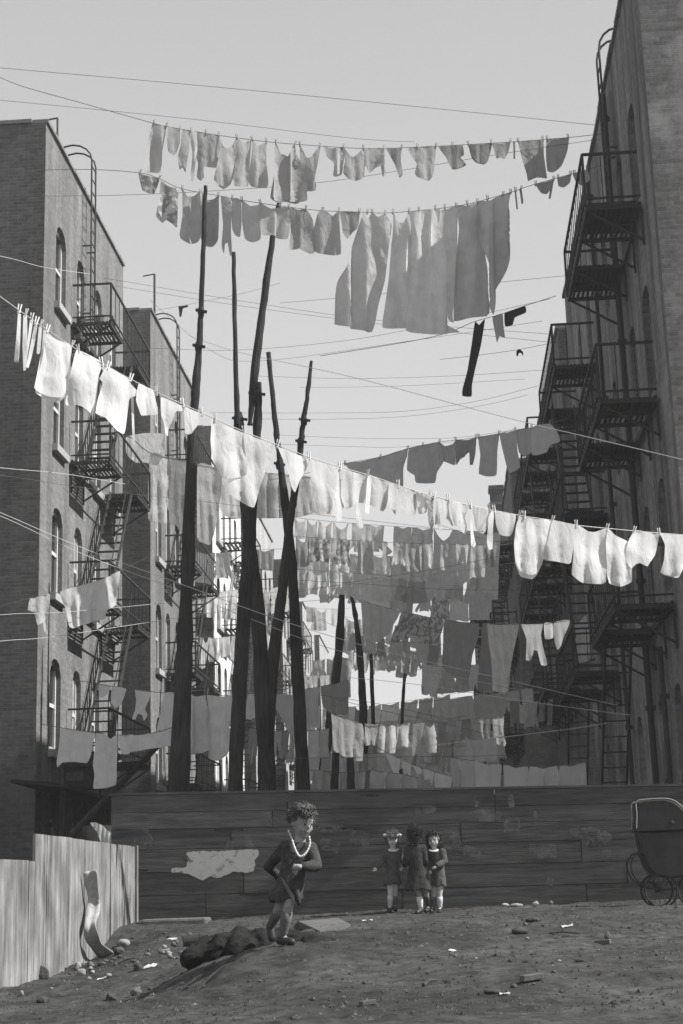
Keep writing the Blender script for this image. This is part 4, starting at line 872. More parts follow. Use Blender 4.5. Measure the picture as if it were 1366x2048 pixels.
mixed([(604,1538),(680,1545),(748,1542)], 34, 7, 30, 44, 'gdml', 'lowest line behind the fence at centre', 12)
mixed([(384,1272),(430,1276),(478,1270)], 50, 5, 36, 50, 'mlg', 'lower line in front of the whitewashed wall', 13)
mixed([(494,1455),(550,1462),(606,1458)], 44, 6, 34, 54, 'mgd', 'low line among the crossed poles', 14)
mixed([(880,1556),(960,1552),(1040,1548)], 36, 7, 24, 30, 'gmd', 'line just above the fence right of the baby clothes', 15)
L19 = Line('L19', [(900,1490),(938,1482),(990,1476),(1012,1472)], 34, 34, 'short line behind the low grey sheets'); L19.build()
hang(L19, [('tablecloth','m',[(936,1483),(962,1481),(992,1476),(992,1520),(960,1523),(925,1522)],'pale tablecloth above the low grey sheets at right')], '', 'washing behind the low sheets')
L17 = Line('L17', [(745,1490),(770,1503),(800,1518),(845,1536),(905,1553),(925,1556)], 29, 29, 'short slanting line of sunlit baby clothes'); L17.build()
hang(L17, [('blouse','w',[(770,1504),(790,1513),(800,1518),(799,1535),(797,1550),(788,1549),(780,1530)]),('bloomers','w',[(801,1518),(815,1525),(822,1528),(820,1560),(815,1545),(810,1552),(806,1540)]),
           ('bib','w',[(824,1528),(840,1535),(845,1545),(835,1548)]),('bloomers','w',[(846,1537),(860,1541),(868,1545),(864,1570),(858,1558),(850,1560)]),('towel','w',[(870,1545),(888,1550),(904,1553),(902,1578),(888,1577),(872,1575)])], 'the slanting sunlit baby line', 'sunlit baby clothes low in the middle', wind=.02)
L18 = Line('L18', [(880,1511),(950,1522),(1005,1529),(1060,1533),(1115,1532),(1172,1524),(1215,1512)], 25, 24.2, 'lowest line, its sheets dropping behind the plank fence'); L18.build()
hang(L18, [('sheet','g',902,947,74,0),('sheet','g',950,1003,74,0),('sheet','g',1007,1056,72,0),('sheet','g',1061,1113,72,0),('sheet','g',1119,1169,76,0)], 'the lowest line behind the fence', 'low sheets behind the fence', fold=.01)
LT = Line('LT', [(-60,1232),(26,1205),(60,1197),(120,1184),(150,1174),(190,1163),(215,1154),(240,1142),(300,1112)], 27.8, 29, 'slack line across the nearest left tenement with one big towel'); LT.build()
hang(LT, [('undershirt','w',[(60,1197),(75,1194),(100,1188),(97,1230),(95,1268),(88,1260),(86,1245),(75,1250),(68,1225),(55,1220)],'ragged white undershirt against the dark left brick wall'),
          ('towel','w',[(120,1184),(150,1174),(190,1163),(215,1154),(240,1142),(236,1175),(231,1210),(214,1222),(209,1237),(180,1245),(150,1256),(139,1254),(130,1215)],'big pale towel slung in front of the nearest left tenement')], '', 'washing on the slack left line', wind=.03)
LG = Line('LG', [(735,1540),(800,1548),(835,1556)], 27, 27, 'short low line behind the middle of the fence'); LG.build()
hang(LG, [('sheet','g',[(742,1541),(785,1546),(830,1555),(832,1590),(742,1592)],'low dark grey sheet just above the middle of the fence')], '', 'washing behind the low sheets')

# bare lines strung between the buildings and poles
W = [
 ([(-60,130),(26,138),(300,162),(600,190),(900,220),(1180,249),(1212,252)],23,26.6,'highest bare line, nearly straight across the whole sky','rope'),
 ([(-60,195),(80,208),(400,240),(700,276),(830,284)],26,29,'bare line crossing just above the topmost washing','rope'),
 ([(-60,391),(100,392),(250,390),(440,381),(640,365),(820,338),(1000,308),(1180,281),(1206,277)],25,27,'bare line passing between the two upper rows of washing','rope'),
 ([(150,548),(250,563),(470,600),(750,640),(1095,668),(1130,671)],36,31,'upper of two parallel bare lines below the long sheets','rope'),
 ([(150,558),(250,575),(470,610),(760,648),(1095,684),(1130,688)],37,31.5,'lower of two parallel bare lines below the long sheets','rope'),
 ([(560,606),(700,594),(860,578),(1115,553),(1140,550)],33,29,'faint bare line passing behind the long sheets','rope'),
 ([(200,692),(320,697),(480,700),(700,680),(900,642),(1100,598)],38,31,'bare line rising to the right below the long sheets','rope'),
 ([(300,600),(420,700),(520,722),(820,682),(1085,642)],42,33,'bare line dipping at the thin pole then rising right','rope'),
 ([(380,672),(480,705),(700,753),(1000,832),(1180,875),(1340,913),(1450,940)],30,15.5,'bright bare line slanting down in front of the right fire escapes','rope_w'),
 ([(510,752),(700,757),(900,752),(1060,742),(1090,740)],44,36,'bare line just above the top of the spliced pole','rope'),
 ([(420,825),(600,826),(800,823),(950,803),(1060,776),(1085,770)],44,37,'bare line level with the joint of the spliced pole','rope'),
 ([(520,838),(680,838),(820,832),(960,812),(1055,790)],46,39,'bare line a little below the pole joint','rope'),
 ([(600,775),(800,772),(1050,758)],50,42,'faint far bare line above the rising washing','rope'),
 ([(560,870),(700,876),(900,876),(1040,858)],48,42,'bare far line just above the rising washing','rope'),
 ([(545,888),(700,893),(800,894),(950,878),(1030,858)],52,46,'lowest bare line in the open sky','rope'),
 ([(-60,1000),(26,1036),(170,1098),(340,1160),(560,1240),(760,1300),(980,1352),(1200,1403),(1235,1410)],24,26,'pale bare line slanting from the left wall to the lower right','rope_w'),
 ([(-60,1008),(26,1043),(170,1110),(340,1174),(520,1245),(700,1308),(1000,1372),(1080,1386)],24.3,30,'second pale bare line just under the first slanting one','rope_w'),
 ([(-60,1236),(26,1228),(120,1225),(310,1208),(640,1175),(860,1150),(1030,1125)],27,34,'pale bare line crossing the left tenement and the poles','rope_w'),
 ([(-60,1288),(26,1280),(100,1274),(310,1243),(520,1212),(640,1200)],27,33,'lower pale bare line crossing the left tenement','rope_w'),
 ([(-60,930),(26,938),(130,948),(250,968)],26,31,'pale bare line short across the left brick front','rope_w'),
 ([(-60,945),(26,954),(200,980),(420,1005),(640,1030),(870,1056)],26,38,'bare line passing behind the sunlit washing','rope'),
 ([(-60,500),(26,518),(90,535),(180,548)],26,30,'faint pale line high on the left brick front','rope_w'),
 ([(560,1516),(620,1516),(760,1514),(900,1513),(1010,1511),(1040,1510)],30,30,'dark level line above the fence in the middle','rope'),
 ([(760,1500),(880,1489),(1000,1475),(1140,1458),(1215,1446)],29,27,'thin line sloping up to the right drop ladder','rope_w'),
 ([(640,1390),(760,1408),(860,1430),(980,1450),(1130,1462)],33,28,'thin line sloping down through the low washing','rope'),
 ([(700,1355),(860,1372),(1000,1395),(1180,1420),(1260,1430)],34,26.5,'thin line crossing below the dark blankets','rope_w'),
 ([(560,1192),(700,1165),(860,1140),(1060,1100),(1130,1085)],40,32,'bare line rising right through the massed washing','rope'),
 ([(545,1158),(700,1166),(870,1178),(1020,1180)],42,36,'bare line level through the massed washing','rope'),
 ([(660,1395),(760,1420),(900,1450),(1060,1490)],30,27,'thin line slanting over the low middle washing','rope'),
 ([(880,1050),(1010,1085),(1150,1062),(1230,1050)],36,29,'thin line behind the big bright shirt','rope'),
 ([(880,719),(960,710),(1038,699),(1112,684),(1128,680)],29.5,28,'faint bare line holding the curled black rag','rope'),
 ([(236,628),(300,622),(366,611),(480,588),(560,566)],40,40,'faint bare line holding the dark rag scrap','rope'),
]
for i, (pts, y0, y1, lab, mat) in enumerate(W):
    Line('w', pts, y0, y1, lab, mat, .0045 if mat == 'rope' else .005).build()
o = cloth('rag','' or [(357,613),(366,612),(375,610),(376,614),(366,617),(363,632),(359,634),(358,622)],'k',lambda u: 40,lambda u: 612,'scrap of dark rag caught on a bare line left of the tall pole')
o = cloth('rag',[(1033,712),(1033,702),(1039,698),(1046,704),(1046,712),(1042,706),(1038,706),(1036,712)],'k',lambda u: 29,lambda u: 698,'curled black rag caught on a bare line by the right fire escapes')

# ------------------------------------------------------------------ clothes poles
def pole(segs, Y, label, mat='pole', bands=(), gz_=True):
    root = None
    for si, seg in enumerate(segs):
        pts = [atY(u, v, Y - .02 * si * 4) for u, v, r in seg]; rr = [r * Y / FPX for u, v, r in seg]
        if si == 0 and pts[-1].z < 2.2:
            d = (pts[-1] - pts[-2]).normalized(); k = (pts[-1].z + .15) / max(.2, -d.z); pts.append(pts[-1] + d * k); rr.append(rr[-1] * 1.04)
        W_ = catmull(pts, 7); RR = []
        for i in range(len(rr) - 1):
            for k in range(7): RR.append(rr[i] + (rr[i + 1] - rr[i]) * k / 4)
        RR.append(rr[-1])
        RR = [r * (1 + .16 * mnoise.noise((i * .9, si * 3, Y))) for i, r in enumerate(RR)]; W_ = [p + Vector((.016 * mnoise.noise((i * .55, Y, si)), 0, 0)) for i, p in enumerate(W_)]
        m = MB(); m.tube(W_, RR, 9)
        if root is None:
            root = m.build('clothes_pole', M[mat], origin=tuple(W_[-1]), smooth=False)
            tag(root, label, 'pole', 'tall poles carrying the clotheslines')
        else: m.build('spliced_top', M[mat], root)
    for u, v, r in bands:
        p = atY(u, v, Y); m = MB(); R = r * Y / FPX
        m.tube([p + Vector((0, 0, -.09)), p, p + Vector((0, 0, .09))], [R * .7, R * .95, R * .75], 9); m.bar(p + Vector((-R * 1.25, -.06, .03)), p + Vector((R * 1.7, -.06, -.02)), .045)
        m.build('iron_band', M['iron'], root)
pole([[(411,372,4),(407,490,5.2),(402,625,5.6),(398,700,6.8),(390,800,9),(384,890,10),(374,1180,13.2),(366,1380,17.5),(358,1590,21)]], 25, 'tallest dark clothes pole, thick at the base, left of centre', bands=[(402,625,8),(397,695,9)])
pole([[(476,826,8),(480,870,10.5),(500,1090,12.5),(517,1250,15),(537,1590,17)],[(467,505,4.2),(471,690,5),(475,850,6)]], 28.4, 'pole with a slim straight top, leaning behind the thick centre pole', bands=[(478,840,11)])
pole([[(518,765,5.5),(514,870,8.5),(503,1010,12),(498,1100,13.5),(487,1250,14.5),(478,1400,15),(470,1590,15)],[(559,400,4.6),(545,480,6),(528,600,7.6),(508,760,9),(500,850,6)]], 27, 'thick centre pole with a long leaning spliced top', bands=[(512,790,12)])
pole([[(623,722,3),(615,790,4.4),(606,850,5.5),(600,905,6.5),(590,980,7.5),(581,1040,8),(565,1180,10),(545,1340,12),(528,1590,14)]], 30, 'knotty clothes pole leaning right, crossing another behind the washing', bands=[(608,842,8),(601,885,8)])
pole([[(556,880,4),(573,1030,8),(585,1150,10),(597,1372,12),(607,1590,13)],[(537,705,5),(546,800,5.2),(555,880,6),(563,946,5.5)]], 30.6, 'clothes pole leaning left with a slim spliced top at centre', bands=[(558,930,8)])
for seg, Y, lab in [([(684,1190,5.5),(678,1300,8),(660,1450,9.5),(640,1590,10)],43,'dark far pole standing behind the square dark cloth'),
    ([(703,1192,3),(712,1240,4.5),(722,1340,6.5),(727,1450,8),(726,1590,9)],45,'far pole standing right of the dark far pole'),
    ([(716,1290,4),(727,1430,5),(734,1590,5.5)],50,'thin far pole, left one of a far pair in the middle'),
    ([(741,1290,3.4),(746,1430,4),(748,1590,4.4)],50,'thin far pole, right one of a far pair in the middle'),
    ([(813,1325,2.6),(806,1400,3.2),(800,1590,3.8)],54,'slender far pole against the bright gap at the alley end'),
    ([(672,1506,7),(668,1590,8)],33,'short thick post below the plain grey sheet, left'),
    ([(700,1515,7),(703,1590,8)],33,'short thick post below the plain grey sheet, right')]:
    pole([seg], Y, lab, 'pole')
# ------------------------------------------------------------------ plank fence across the lot
M['plank_b'] = gray('weathered_plank_dark', .078, .45, 6, .95, bump=.6, stretch=(.3, 1, 3), detail=9, scale2=.6)
M['plank_c'] = gray('weathered_plank_pale', .095, .45, 4, .95, bump=.6, stretch=(.35, 1, 2.6), detail=9, scale2=.4)
M['plank'] = gray('weathered_plank', .086, .42, 5, .95, bump=.5, stretch=(.3, 1, 2.8), detail=9, scale2=.5)
M['gap'] = gray('gap_shadow_wood', .03, .2, 5)
def paint_mat(name, v, scale, thr):
    m, nt, b = new_mat(name); N = nt.nodes; L = nt.links
    geo = N.new('ShaderNodeNewGeometry'); nz = N.new('ShaderNodeTexNoise'); nz.inputs['Scale'].default_value = scale; nz.inputs['Detail'].default_value = 9; nz.inputs['Roughness'].default_value = .72
    L.new(geo.outputs['Position'], nz.inputs['Vector'])
    cr = N.new('ShaderNodeValToRGB'); cr.color_ramp.elements[0].position = thr - (.06 if thr < .4 else .13); cr.color_ramp.elements[1].position = thr + (.07 if thr < .4 else .2)
    cr.color_ramp.elements[0].color = G(0); cr.color_ramp.elements[1].color = G(1); L.new(nz.outputs['Fac'], cr.inputs[0])
    L.new(cr.outputs[0], b.inputs['Alpha'])
    n2 = N.new('ShaderNodeTexNoise'); n2.inputs['Scale'].default_value = 9; n2.inputs['Detail'].default_value = 6; L.new(geo.outputs['Position'], n2.inputs['Vector'])
    c2 = N.new('ShaderNodeValToRGB'); c2.color_ramp.elements[0].color = G(v * .75); c2.color_ramp.elements[1].color = G(v); L.new(n2.outputs['Fac'], c2.inputs[0]); L.new(c2.outputs[0], b.inputs['Base Color'])
    b.inputs['Roughness'].default_value = .95; return m
M['whitewash'] = paint_mat('whitewash', .5, 8, .39)
M['chalk'] = paint_mat('chalk_smear', .19, 7, .50)
FY = 21.3
XA, XB = -4.62, 3.55
def fz(x, t):                                 # height of the seam t (0 bottom .. 1 top) at x
    zt = 1.725 - (x + 4.57) * .018; zb = .02 + .0 * x
    return zb + (zt - zb) * t
PM = []; m = MB(); seams = [0, .205, .385, .565, .725, .86, 1.0]
R = random.Random(3)
for k in range(6):
    x = XA + (0 if k != 2 else .0); first = True
    joints = [XA]
    xx = XA + R.uniform(.9, 2.6)
    while xx < XB - .5: joints.append(xx); xx += R.uniform(2.0, 3.2)
    joints.append(XB)
    for a, b in zip(joints, joints[1:]):
        y0 = FY - .045 - R.uniform(0, .012); e = .007; n = 8; top = []; bot = []
        for i in range(n + 1):
            xi = a + e + (b - a - 2 * e) * i / n
            bot.append((xi, fz(xi, seams[k]) + .0045 + .004 * mnoise.noise((xi * 1.7, k, 1)))); top.append((xi, fz(xi, seams[k + 1]) - .0045 + .005 * mnoise.noise((xi * 1.7, k, 5))))
        pts = [(p[0], y0, p[1]) for p in bot] + [(p[0], y0, p[1]) for p in reversed(top)]
        f0 = len(m.f); m.prism(pts, (0, .04, 0)); PM += [R.choice((0, 0, 1, 1, 2))] * (len(m.f) - f0)
pf = empty('plank_fence', (-.5, FY, 0), 'long fence of wide dark horizontal planks smeared with chalk and whitewash', 'fence')
po = m.build('planks', M['plank'], pf); po.data.materials.append(M['plank_b']); po.data.materials.append(M['plank_c']); po.data.polygons.foreach_set('material_index', PM)
m = MB(); xx = XA + .05
while xx < XB: m.box((xx, FY + .002, -.1), (xx + .09, FY + .09, fz(xx, 1) - .03)); xx += 1.35
m.box((XA, FY - .02, -.05), (XB, FY - .001, fz(XA, 1) - .16)); m.build('backing', M['gap'], pf)
m = MB(); m.prism([(XA - .02, FY - .07, fz(XA, 1) + .002), (XB, FY - .07, fz(XB, 1) + .002), (XB, FY - .07, fz(XB, 1) + .032), (XA - .02, FY - .07, fz(XA, 1) + .032)], (0, .14, 0))
m.build('top_rail', M['plank'], pf)
def fpatch(name, poly, mat, seg=4):
    out = smooth_outline(poly, seg); m = MB(); n = len(out); r = random.Random(int(poly[0][0]))
    pts = [Vector((a + r.uniform(-1.3, 1.3), b + r.uniform(-1.3, 1.3))) for a, b in out]
    q = delaunay_2d_cdt(pts, [(i, (i + 1) % n) for i in range(n)], [], 1, 1e-4)
    m.v = [tuple(atY(p.x, p.y, FY - .0595)) for p in q[0]]; m.f = [tuple(f) for f in q[2]]
    return m.build(name, mat, pf)
fpatch('whitewash_patch', [(374,1705),(400,1702),(430,1703),(470,1700),(514,1699),(517,1712),(510,1720),(509,1741),(490,1745),(470,1743),(455,1748),(440,1756),(418,1753),(405,1760),(392,1756),(380,1748),(344,1744),(342,1737),(372,1735),(376,1722)], M['whitewash'])
for p in ([(488,1672),(500,1671),(504,1680),(508,1692),(496,1697),(487,1690)],[(455,1680),(465,1682),(466,1697),(450,1698)],[(270,1655),(300,1660),(305,1690),(285,1700),(268,1690)],[(530,1640),(560,1636),(562,1650),(532,1652)],
          [(946,1590),(955,1588),(957,1612),(950,1614)],[(1016,1590),(1026,1588),(1030,1612),(1018,1616)],[(1068,1622),(1074,1622),(1074,1646),(1067,1646)],[(890,1660),(915,1656),(922,1690),(900,1700),(888,1690)],
          [(1140,1658),(1190,1655),(1206,1668),(1204,1690),(1190,1694),(1180,1680),(1172,1700),(1160,1676),(1142,1670)],[(1205,1662),(1222,1668),(1220,1690),(1206,1688)],[(1095,1755),(1108,1757),(1106,1771),(1090,1768)],
          [(1010,1640),(1040,1636),(1038,1660),(1008,1664)],[(950,1620),(1000,1622),(1002,1640),(960,1644)],[(1060,1690),(1110,1688),(1112,1715),(1064,1716)],[(1205,1700),(1222,1700),(1218,1716),(1206,1716)],[(930,1690),(962,1700),(960,1715),(926,1710)],
          [(640,1650),(700,1652),(704,1664),(642,1664)],[(700,1660),(740,1668),(736,1690),(700,1686)],[(640,1676),(680,1684),(676,1706),(644,1700)],[(830,1612),(872,1612),(870,1626),(834,1628)]):
    fpatch('chalk_smear', p, M['chalk'])
for p in ([(430,1657),(486,1656),(486,1661),(430,1662)],[(276,1738),(296,1739),(294,1744),(276,1744)],[(480,1787),(536,1786),(536,1790),(480,1790)],[(720,1590),(760,1589),(760,1592),(720,1592)],[(640,1656),(720,1654),(720,1657),(640,1658)]):
    fpatch('split', p, M['gap'], 9)

# ------------------------------------------------------------------ pale boarded fence at the left, running away from the camera
M['panel'] = gray('pale_weathered_boards', .22, .62, 4, .95, bump=.4, stretch=(2.2, 2.2, .3), detail=10, scale2=2.2)
M['strip'] = gray('curled_sheet_strip', .4, .25, 8, .95, stretch=(3, 3, .3))
PX = -4.18
pn = empty('board_fence', (PX, 17.5, -.2), 'pale streaked board fence running back along the left side of the lot', 'fence')
m = MB(); y = 12.2; R = random.Random(11)
while y < 20.78:
    w = R.uniform(.45, .75); e = min(y + w, 20.8)
    if y < 15.72 < e: e = 15.72
    top = .76 if y < 15.71 else 1.035 - (y - 15.7) * .005; d = R.uniform(0, .02)
    m.box((PX - .03 - d, y + .003, -.75), (PX - d, e - .003, top + R.uniform(-.004, .004))); y = e
m.build('boards', M['panel'], pn)
m = MB(); m.box((PX - .12, 20.8, -.5), (PX + .012, 20.9, 1.03)); m.build('corner_post', M['panel'], pn)
m = MB()
for z in (-.1, .65): m.box((PX - .11, 12.2, z), (PX - .055, 20.79, z + .09))
m.build('back_rail', M['panel'], pn)
cen = [(u_ - 13, v_) for u_, v_ in [(178,1742),(181,1770),(185,1800),(182,1826),(176,1850),(178,1872),(186,1890),(200,1905),(214,1914)]]
hwp = [13,13,12.5,12,11.5,12.5,13.5,14,13]; m = MB(); C_ = catmull([atX(u, v, PX) + Vector((.09 + .03 * (i / 8.0), 0, 0)) for i, (u, v) in enumerate(cen)], 4); n = len(C_)
for i, p in enumerate(C_):
    hw = .072 * (1 + .1 * math.sin(i * .7)); d = (C_[min(i + 1, n - 1)] - C_[max(0, i - 1)]).normalized()
    s = Vector((1, .3, .2 if i < n - 8 else .6)); s = (s - d * s.dot(d)).normalized()
    for k in (-1, -.35, 0, .35, 1): m.v.append(tuple(p + s * hw * k + Vector((0, -.03 * (abs(k) > .9) + .012 * (k == 0), 0))))
for i in range(n - 1):
    for k in range(4): m.f.append((i * 5 + k, i * 5 + k + 1, i * 5 + 6 + k, i * 5 + 5 + k))
o = m.build('metal_strip', M['strip'], smooth=True, origin=tuple(C_[-1])); md = o.modifiers.new('t', 'SOLIDIFY'); md.thickness = .008
tag(o, 'long pale curled metal strip peeling off the board fence', 'metal strip')

# ------------------------------------------------------------------ clutter by the left tenement
m = MB(); pr = empty('porch_roof', (-7.6, 29.5, 0), 'low dark porch roof along the foot of the nearest left tenement', 'porch')
m.prism([(-8.0, 28.2, 2.52), (-7.0, 28.2, 2.4), (-7.0, 28.2, 2.33), (-8.0, 28.2, 2.45)], (0, 9.4, -.12)); m.build('roof', M['boards'], pr)
m = MB()
for y in (28.4, 37.0): m.box((-7.14, y, 0), (-7.04, y + .1, 2.28))
m.build('post', M['boards'], pr)
m = MB(); m.box((-7.98, 28.9, 2.5), (-7.9, 29.0, 2.6)); 
a = atY(128, 1600, 30.4); b = atY(190, 1528, 30.4)
ht = empty('pigeon_hutch', (a.x + .3, 30.6, a.z), 'dark wooden hutch on the porch roof below the pleated skirt', 'hutch')
m = MB(); m.box((a.x, 30.35, 2.46), (b.x, 31.3, b.z - .06)); m.build('box', M['boards'], ht)
m = MB(); m.prism([(a.x - .04, 30.3, b.z - .055), (b.x + .04, 30.3, b.z - .055), (b.x + .02, 30.3, b.z), ((a.x + b.x) / 2, 30.3, b.z + .07), (a.x - .02, 30.3, b.z)], (0, 1.06, 0)); m.build('lid', M['boards'], ht)
m = MB(); m.box((a.x + .06, 30.325, 2.6), (a.x + .4, 30.347, b.z - .15)); m.build('door', M['pole_l'], ht)
p0 = atY(152, 1660, 26.2); p1 = atY(358, 1448, 26.2)
m = MB(); m.tube([p0 + (p0 - p1) * .35, p0, p0.lerp(p1, .5), p1], [.06, .06, .055, .045], 8)
tag(m.build('leaning_timber', M['pole'], origin=tuple(p0)), 'dark timber leaning diagonally against the tallest pole', 'timber')
# barrel with a crumpled tarpaulin
c = atY(188, 1690, 22.3); m = MB(); m.tube([(c.x, 22.6, -.1), (c.x, 22.6, .3), (c.x, 22.6, .62), (c.x, 22.6, .95), (c.x, 22.6, c.z + .28)], [.24, .28, .3, .28, .24], 14)
br = empty('barrel', (c.x, 22.6, 0), 'dark barrel standing behind the board fence', 'barrel'); m.build('staves', M['boards'], br, smooth=True)
m = MB()
for z in (.3, .95): m.tube([(c.x, 22.6, z), (c.x, 22.6, z + .04)], [.292, .292], 14)
m.build('hoop', M['iron_l'], br)
cloth('tarpaulin',[(180,1646),(192,1645),(205,1651),(215,1661),(226,1667),(229,1680),(222,1690),(206,1692),(200,1680),(194,1664)],'l',lambda u: 22.15,lambda u: 1640,'crumpled pale tarpaulin thrown over a barrel behind the board fence', wind=.02, fold=.03, lam=.1)
def lumps(name, mat, items, vox, label, cat, origin, sm=3):
    m = MB()
    for c, r in items: m.ball(c, r, 10, 7)
    o = m.build(name, M[mat] if isinstance(mat, str) else mat, origin=origin); remesh(o, vox, sm); return tag(o, label, cat)
p = atY(425, 1580, 27.5); R = random.Random(5)
lumps('rubbish_heap', 'boards', [((p.x + R.uniform(-.9, .9), 27.5 + R.uniform(-.3, .3), 1.2 + R.uniform(-.5, .45)), (R.uniform(.2, .4), .3, R.uniform(.12, .3))) for _ in range(14)] + [((p.x, 27.5, .6), (1.1, .5, .7))], .05, 'dark heap of rubbish behind the left part of the plank fence', 'heap', (p.x, 27.5, .8))
def tub(u, v0, v1, wpx, Y, label, mat, name='wash_tub'):
    a = atY(u, v1, Y); b = atY(u, v0, Y); r = wpx / 2 * Y / FPX; h = b.z - a.z
    t = empty(name, tuple(a), label, name.replace('_', ' ')); m = MB()
    m.tube([a, a + Vector((0, 0, h * .5)), a + Vector((0, 0, h)), a + Vector((0, 0, h * .96)), a + Vector((0, 0, h * .2))], [r * .86, r * .95, r, r * .93, r * .8], 14); m.build('body', mat, t, smooth=False)
    m = MB(); m.tube([a + Vector((0, 0, h * .97)), a + Vector((0, 0, h * 1.02))], [r * 1.05, r * 1.05], 14, cap=False); m.build('rim', mat, t)
tub(161, 640, 657, 27, 33.2, 'round tub at the left on the top fire escape landing', M['iron_l'])
tub(204, 634, 657, 30, 33.4, 'tall tub with straight sides on the top fire escape landing', gray('dull_zinc', .2, .2, 9, .6))

# ------------------------------------------------------------------ baby carriage at the right edge
PY = 19.2
M['pram'] = gray('black_oilcloth', .03, .3, 9, .5); M['pram_l'] = gray('sunlit_hood_edge', .3, .2, 20, .7); M['tyre'] = gray('rubber_tyre', .025, .2, 15, .8)
pm = empty('baby_carriage', (atY(1330, 1800, PY).x, PY, gz(2.6, PY)), 'black baby carriage with raised hood and thin wheels, parked by the fence at right', 'baby carriage')
def pillow(poly, hw, mat, name, parent, ends=.9, off=0):
    P = [atY(u, v, PY) for u, v in smooth_outline(poly, 5)]; c = sum(P, Vector()) / len(P); rings = []
    for y, s in ((-hw, ends), (-hw * .86, .97), (-hw * .5, 1), (hw * .5, 1), (hw * .86, .97), (hw, ends)):
        rings.append([c + (p - c) * s + Vector((0, y + off, 0)) for p in P])
    m = MB(); m.loft(rings); o = m.build(name, mat, parent, smooth=False); bevel_normals(o); return o
pillow([(1269,1606),(1285,1602),(1325,1600),(1345,1606),(1366,1625),(1376,1656),(1350,1660),(1300,1661),(1268,1661),(1270,1632)], .25, M['pram'], 'hood', pm)
pillow([(1271,1664),(1300,1663),(1370,1660),(1412,1662),(1420,1690),(1405,1730),(1380,1752),(1340,1758),(1305,1752),(1290,1738),(1280,1712)], .22, M['pram'], 'body', pm)
m = MB(); pts = [atY(u, v, PY) for u, v in ((1268,1660),(1269,1632),(1268,1606),(1285,1601),(1325,1599),(1346,1605),(1367,1624))]
for y in (-.252, .252): m.tube(catmull([p + Vector((0, y, 0)) for p in pts], 4), .007, 6)
m.tube([pts[2] + Vector((0, -.25, 0)), pts[2] + Vector((0, .25, 0))], .009, 6); m.build('hood_highlight', M['pram_l'], pm)  # sunlit rim of the hood, put in as pale-coloured tubes
m = MB(); a = atY(1262, 1661, PY); b = atY(1378, 1656, PY)
for y in (-.256, .256): m.bar(a + Vector((.03, y, 0)), b + Vector((0, y, 0)), .02, .035)
m.ball(atY(1338, 1648, PY) + Vector((0, -.262, 0)), (.03, .012, .03), 10, 6); m.build('hood_bar', M['pram'], pm)
m = MB(); loop = [atY(u, v, PY) for u, v in ((1290,1722),(1283,1712),(1272,1706),(1262,1716),(1258,1734),(1264,1752),(1278,1768),(1300,1777),(1330,1778),(1372,1776),(1395,1770))]
for y in (-.2, .2): m.tube(catmull([p + Vector((0, y, 0)) for p in loop], 4), .009, 6)
m.tube([loop[3] + Vector((0, -.2, 0)), loop[3] + Vector((0, .2, 0))], .012, 6); m.build('handle', M['iron'], pm)
m = MB()
for y in (-.2, .2):
    for u in (1318, 1393): m.tube(catmull([atY(uu, vv, PY) + Vector((0, y, 0)) for uu, vv in ((u - 8, 1752), (u - 16, 1762), (u - 4, 1770), (u, 1781))], 4), .012, 6)
for u in (1318, 1393): m.tube([atY(u, 1781, PY) + Vector((0, -.27, 0)), atY(u, 1781, PY) + Vector((0, .27, 0))], .014, 8)
m.build('spring_chassis', M['iron'], pm)
for u in (1318, 1393):
    for y in (-.2, .2):
        c = atY(u, 1781, PY) + Vector((0, y, 0)); rr = .19; m = MB()
        ring = [c + Vector((rr * math.cos(t * math.pi / 14), 0, rr * math.sin(t * math.pi / 14))) for t in range(29)]
        m.tube(ring, .014, 6, cap=False); w = m.build('wheel', M['tyre'], pm)
        m = MB()
        for k in range(14):
            t = k * 2 * math.pi / 14; m.bar(c, c + Vector((rr * math.cos(t), 0, rr * math.sin(t))), .005)
        m.tube([c + Vector((0, -.03, 0)), c + Vector((0, .03, 0))], .024, 8); m.build('spokes', M['iron'], w)

# ------------------------------------------------------------------ children
M['skin'] = gray('skin', .29, .18, 22, .7); M['skin_l'] = gray('pale_skin', .46, .12, 22, .7); M['hair'] = gray('brown_hair', .10, .5, 60, .7, stretch=(1, 1, .3)); M['hair_d'] = gray('dark_hair', .03, .5, 60, .6)
M['coat'] = gray('dark_wool_coat', .055, .4, 18, 1, bump=.8); M['coat_d'] = gray('darker_wool_coat', .04, .4, 18, 1, bump=.8); M['coat_g'] = gray('grey_wool_coat', .08, .4, 18, 1, bump=.8)
M['sock'] = gray('knee_sock', .13, .2, 40, 1); M['sock_w'] = gray('white_sock', .62, .1, 40, 1); M['shoe'] = gray('dark_leather', .03, .2, 20, .5); M['collar'] = gray('white_collar', .62, .1, 30, 1)
M['eye'] = gray('dark_eye', .015, .1, 10, .3); M['lip'] = gray('lips', .16, .1, 10, .6); M['bead'] = gray('pale_beads', .66, .15, 60, .5)
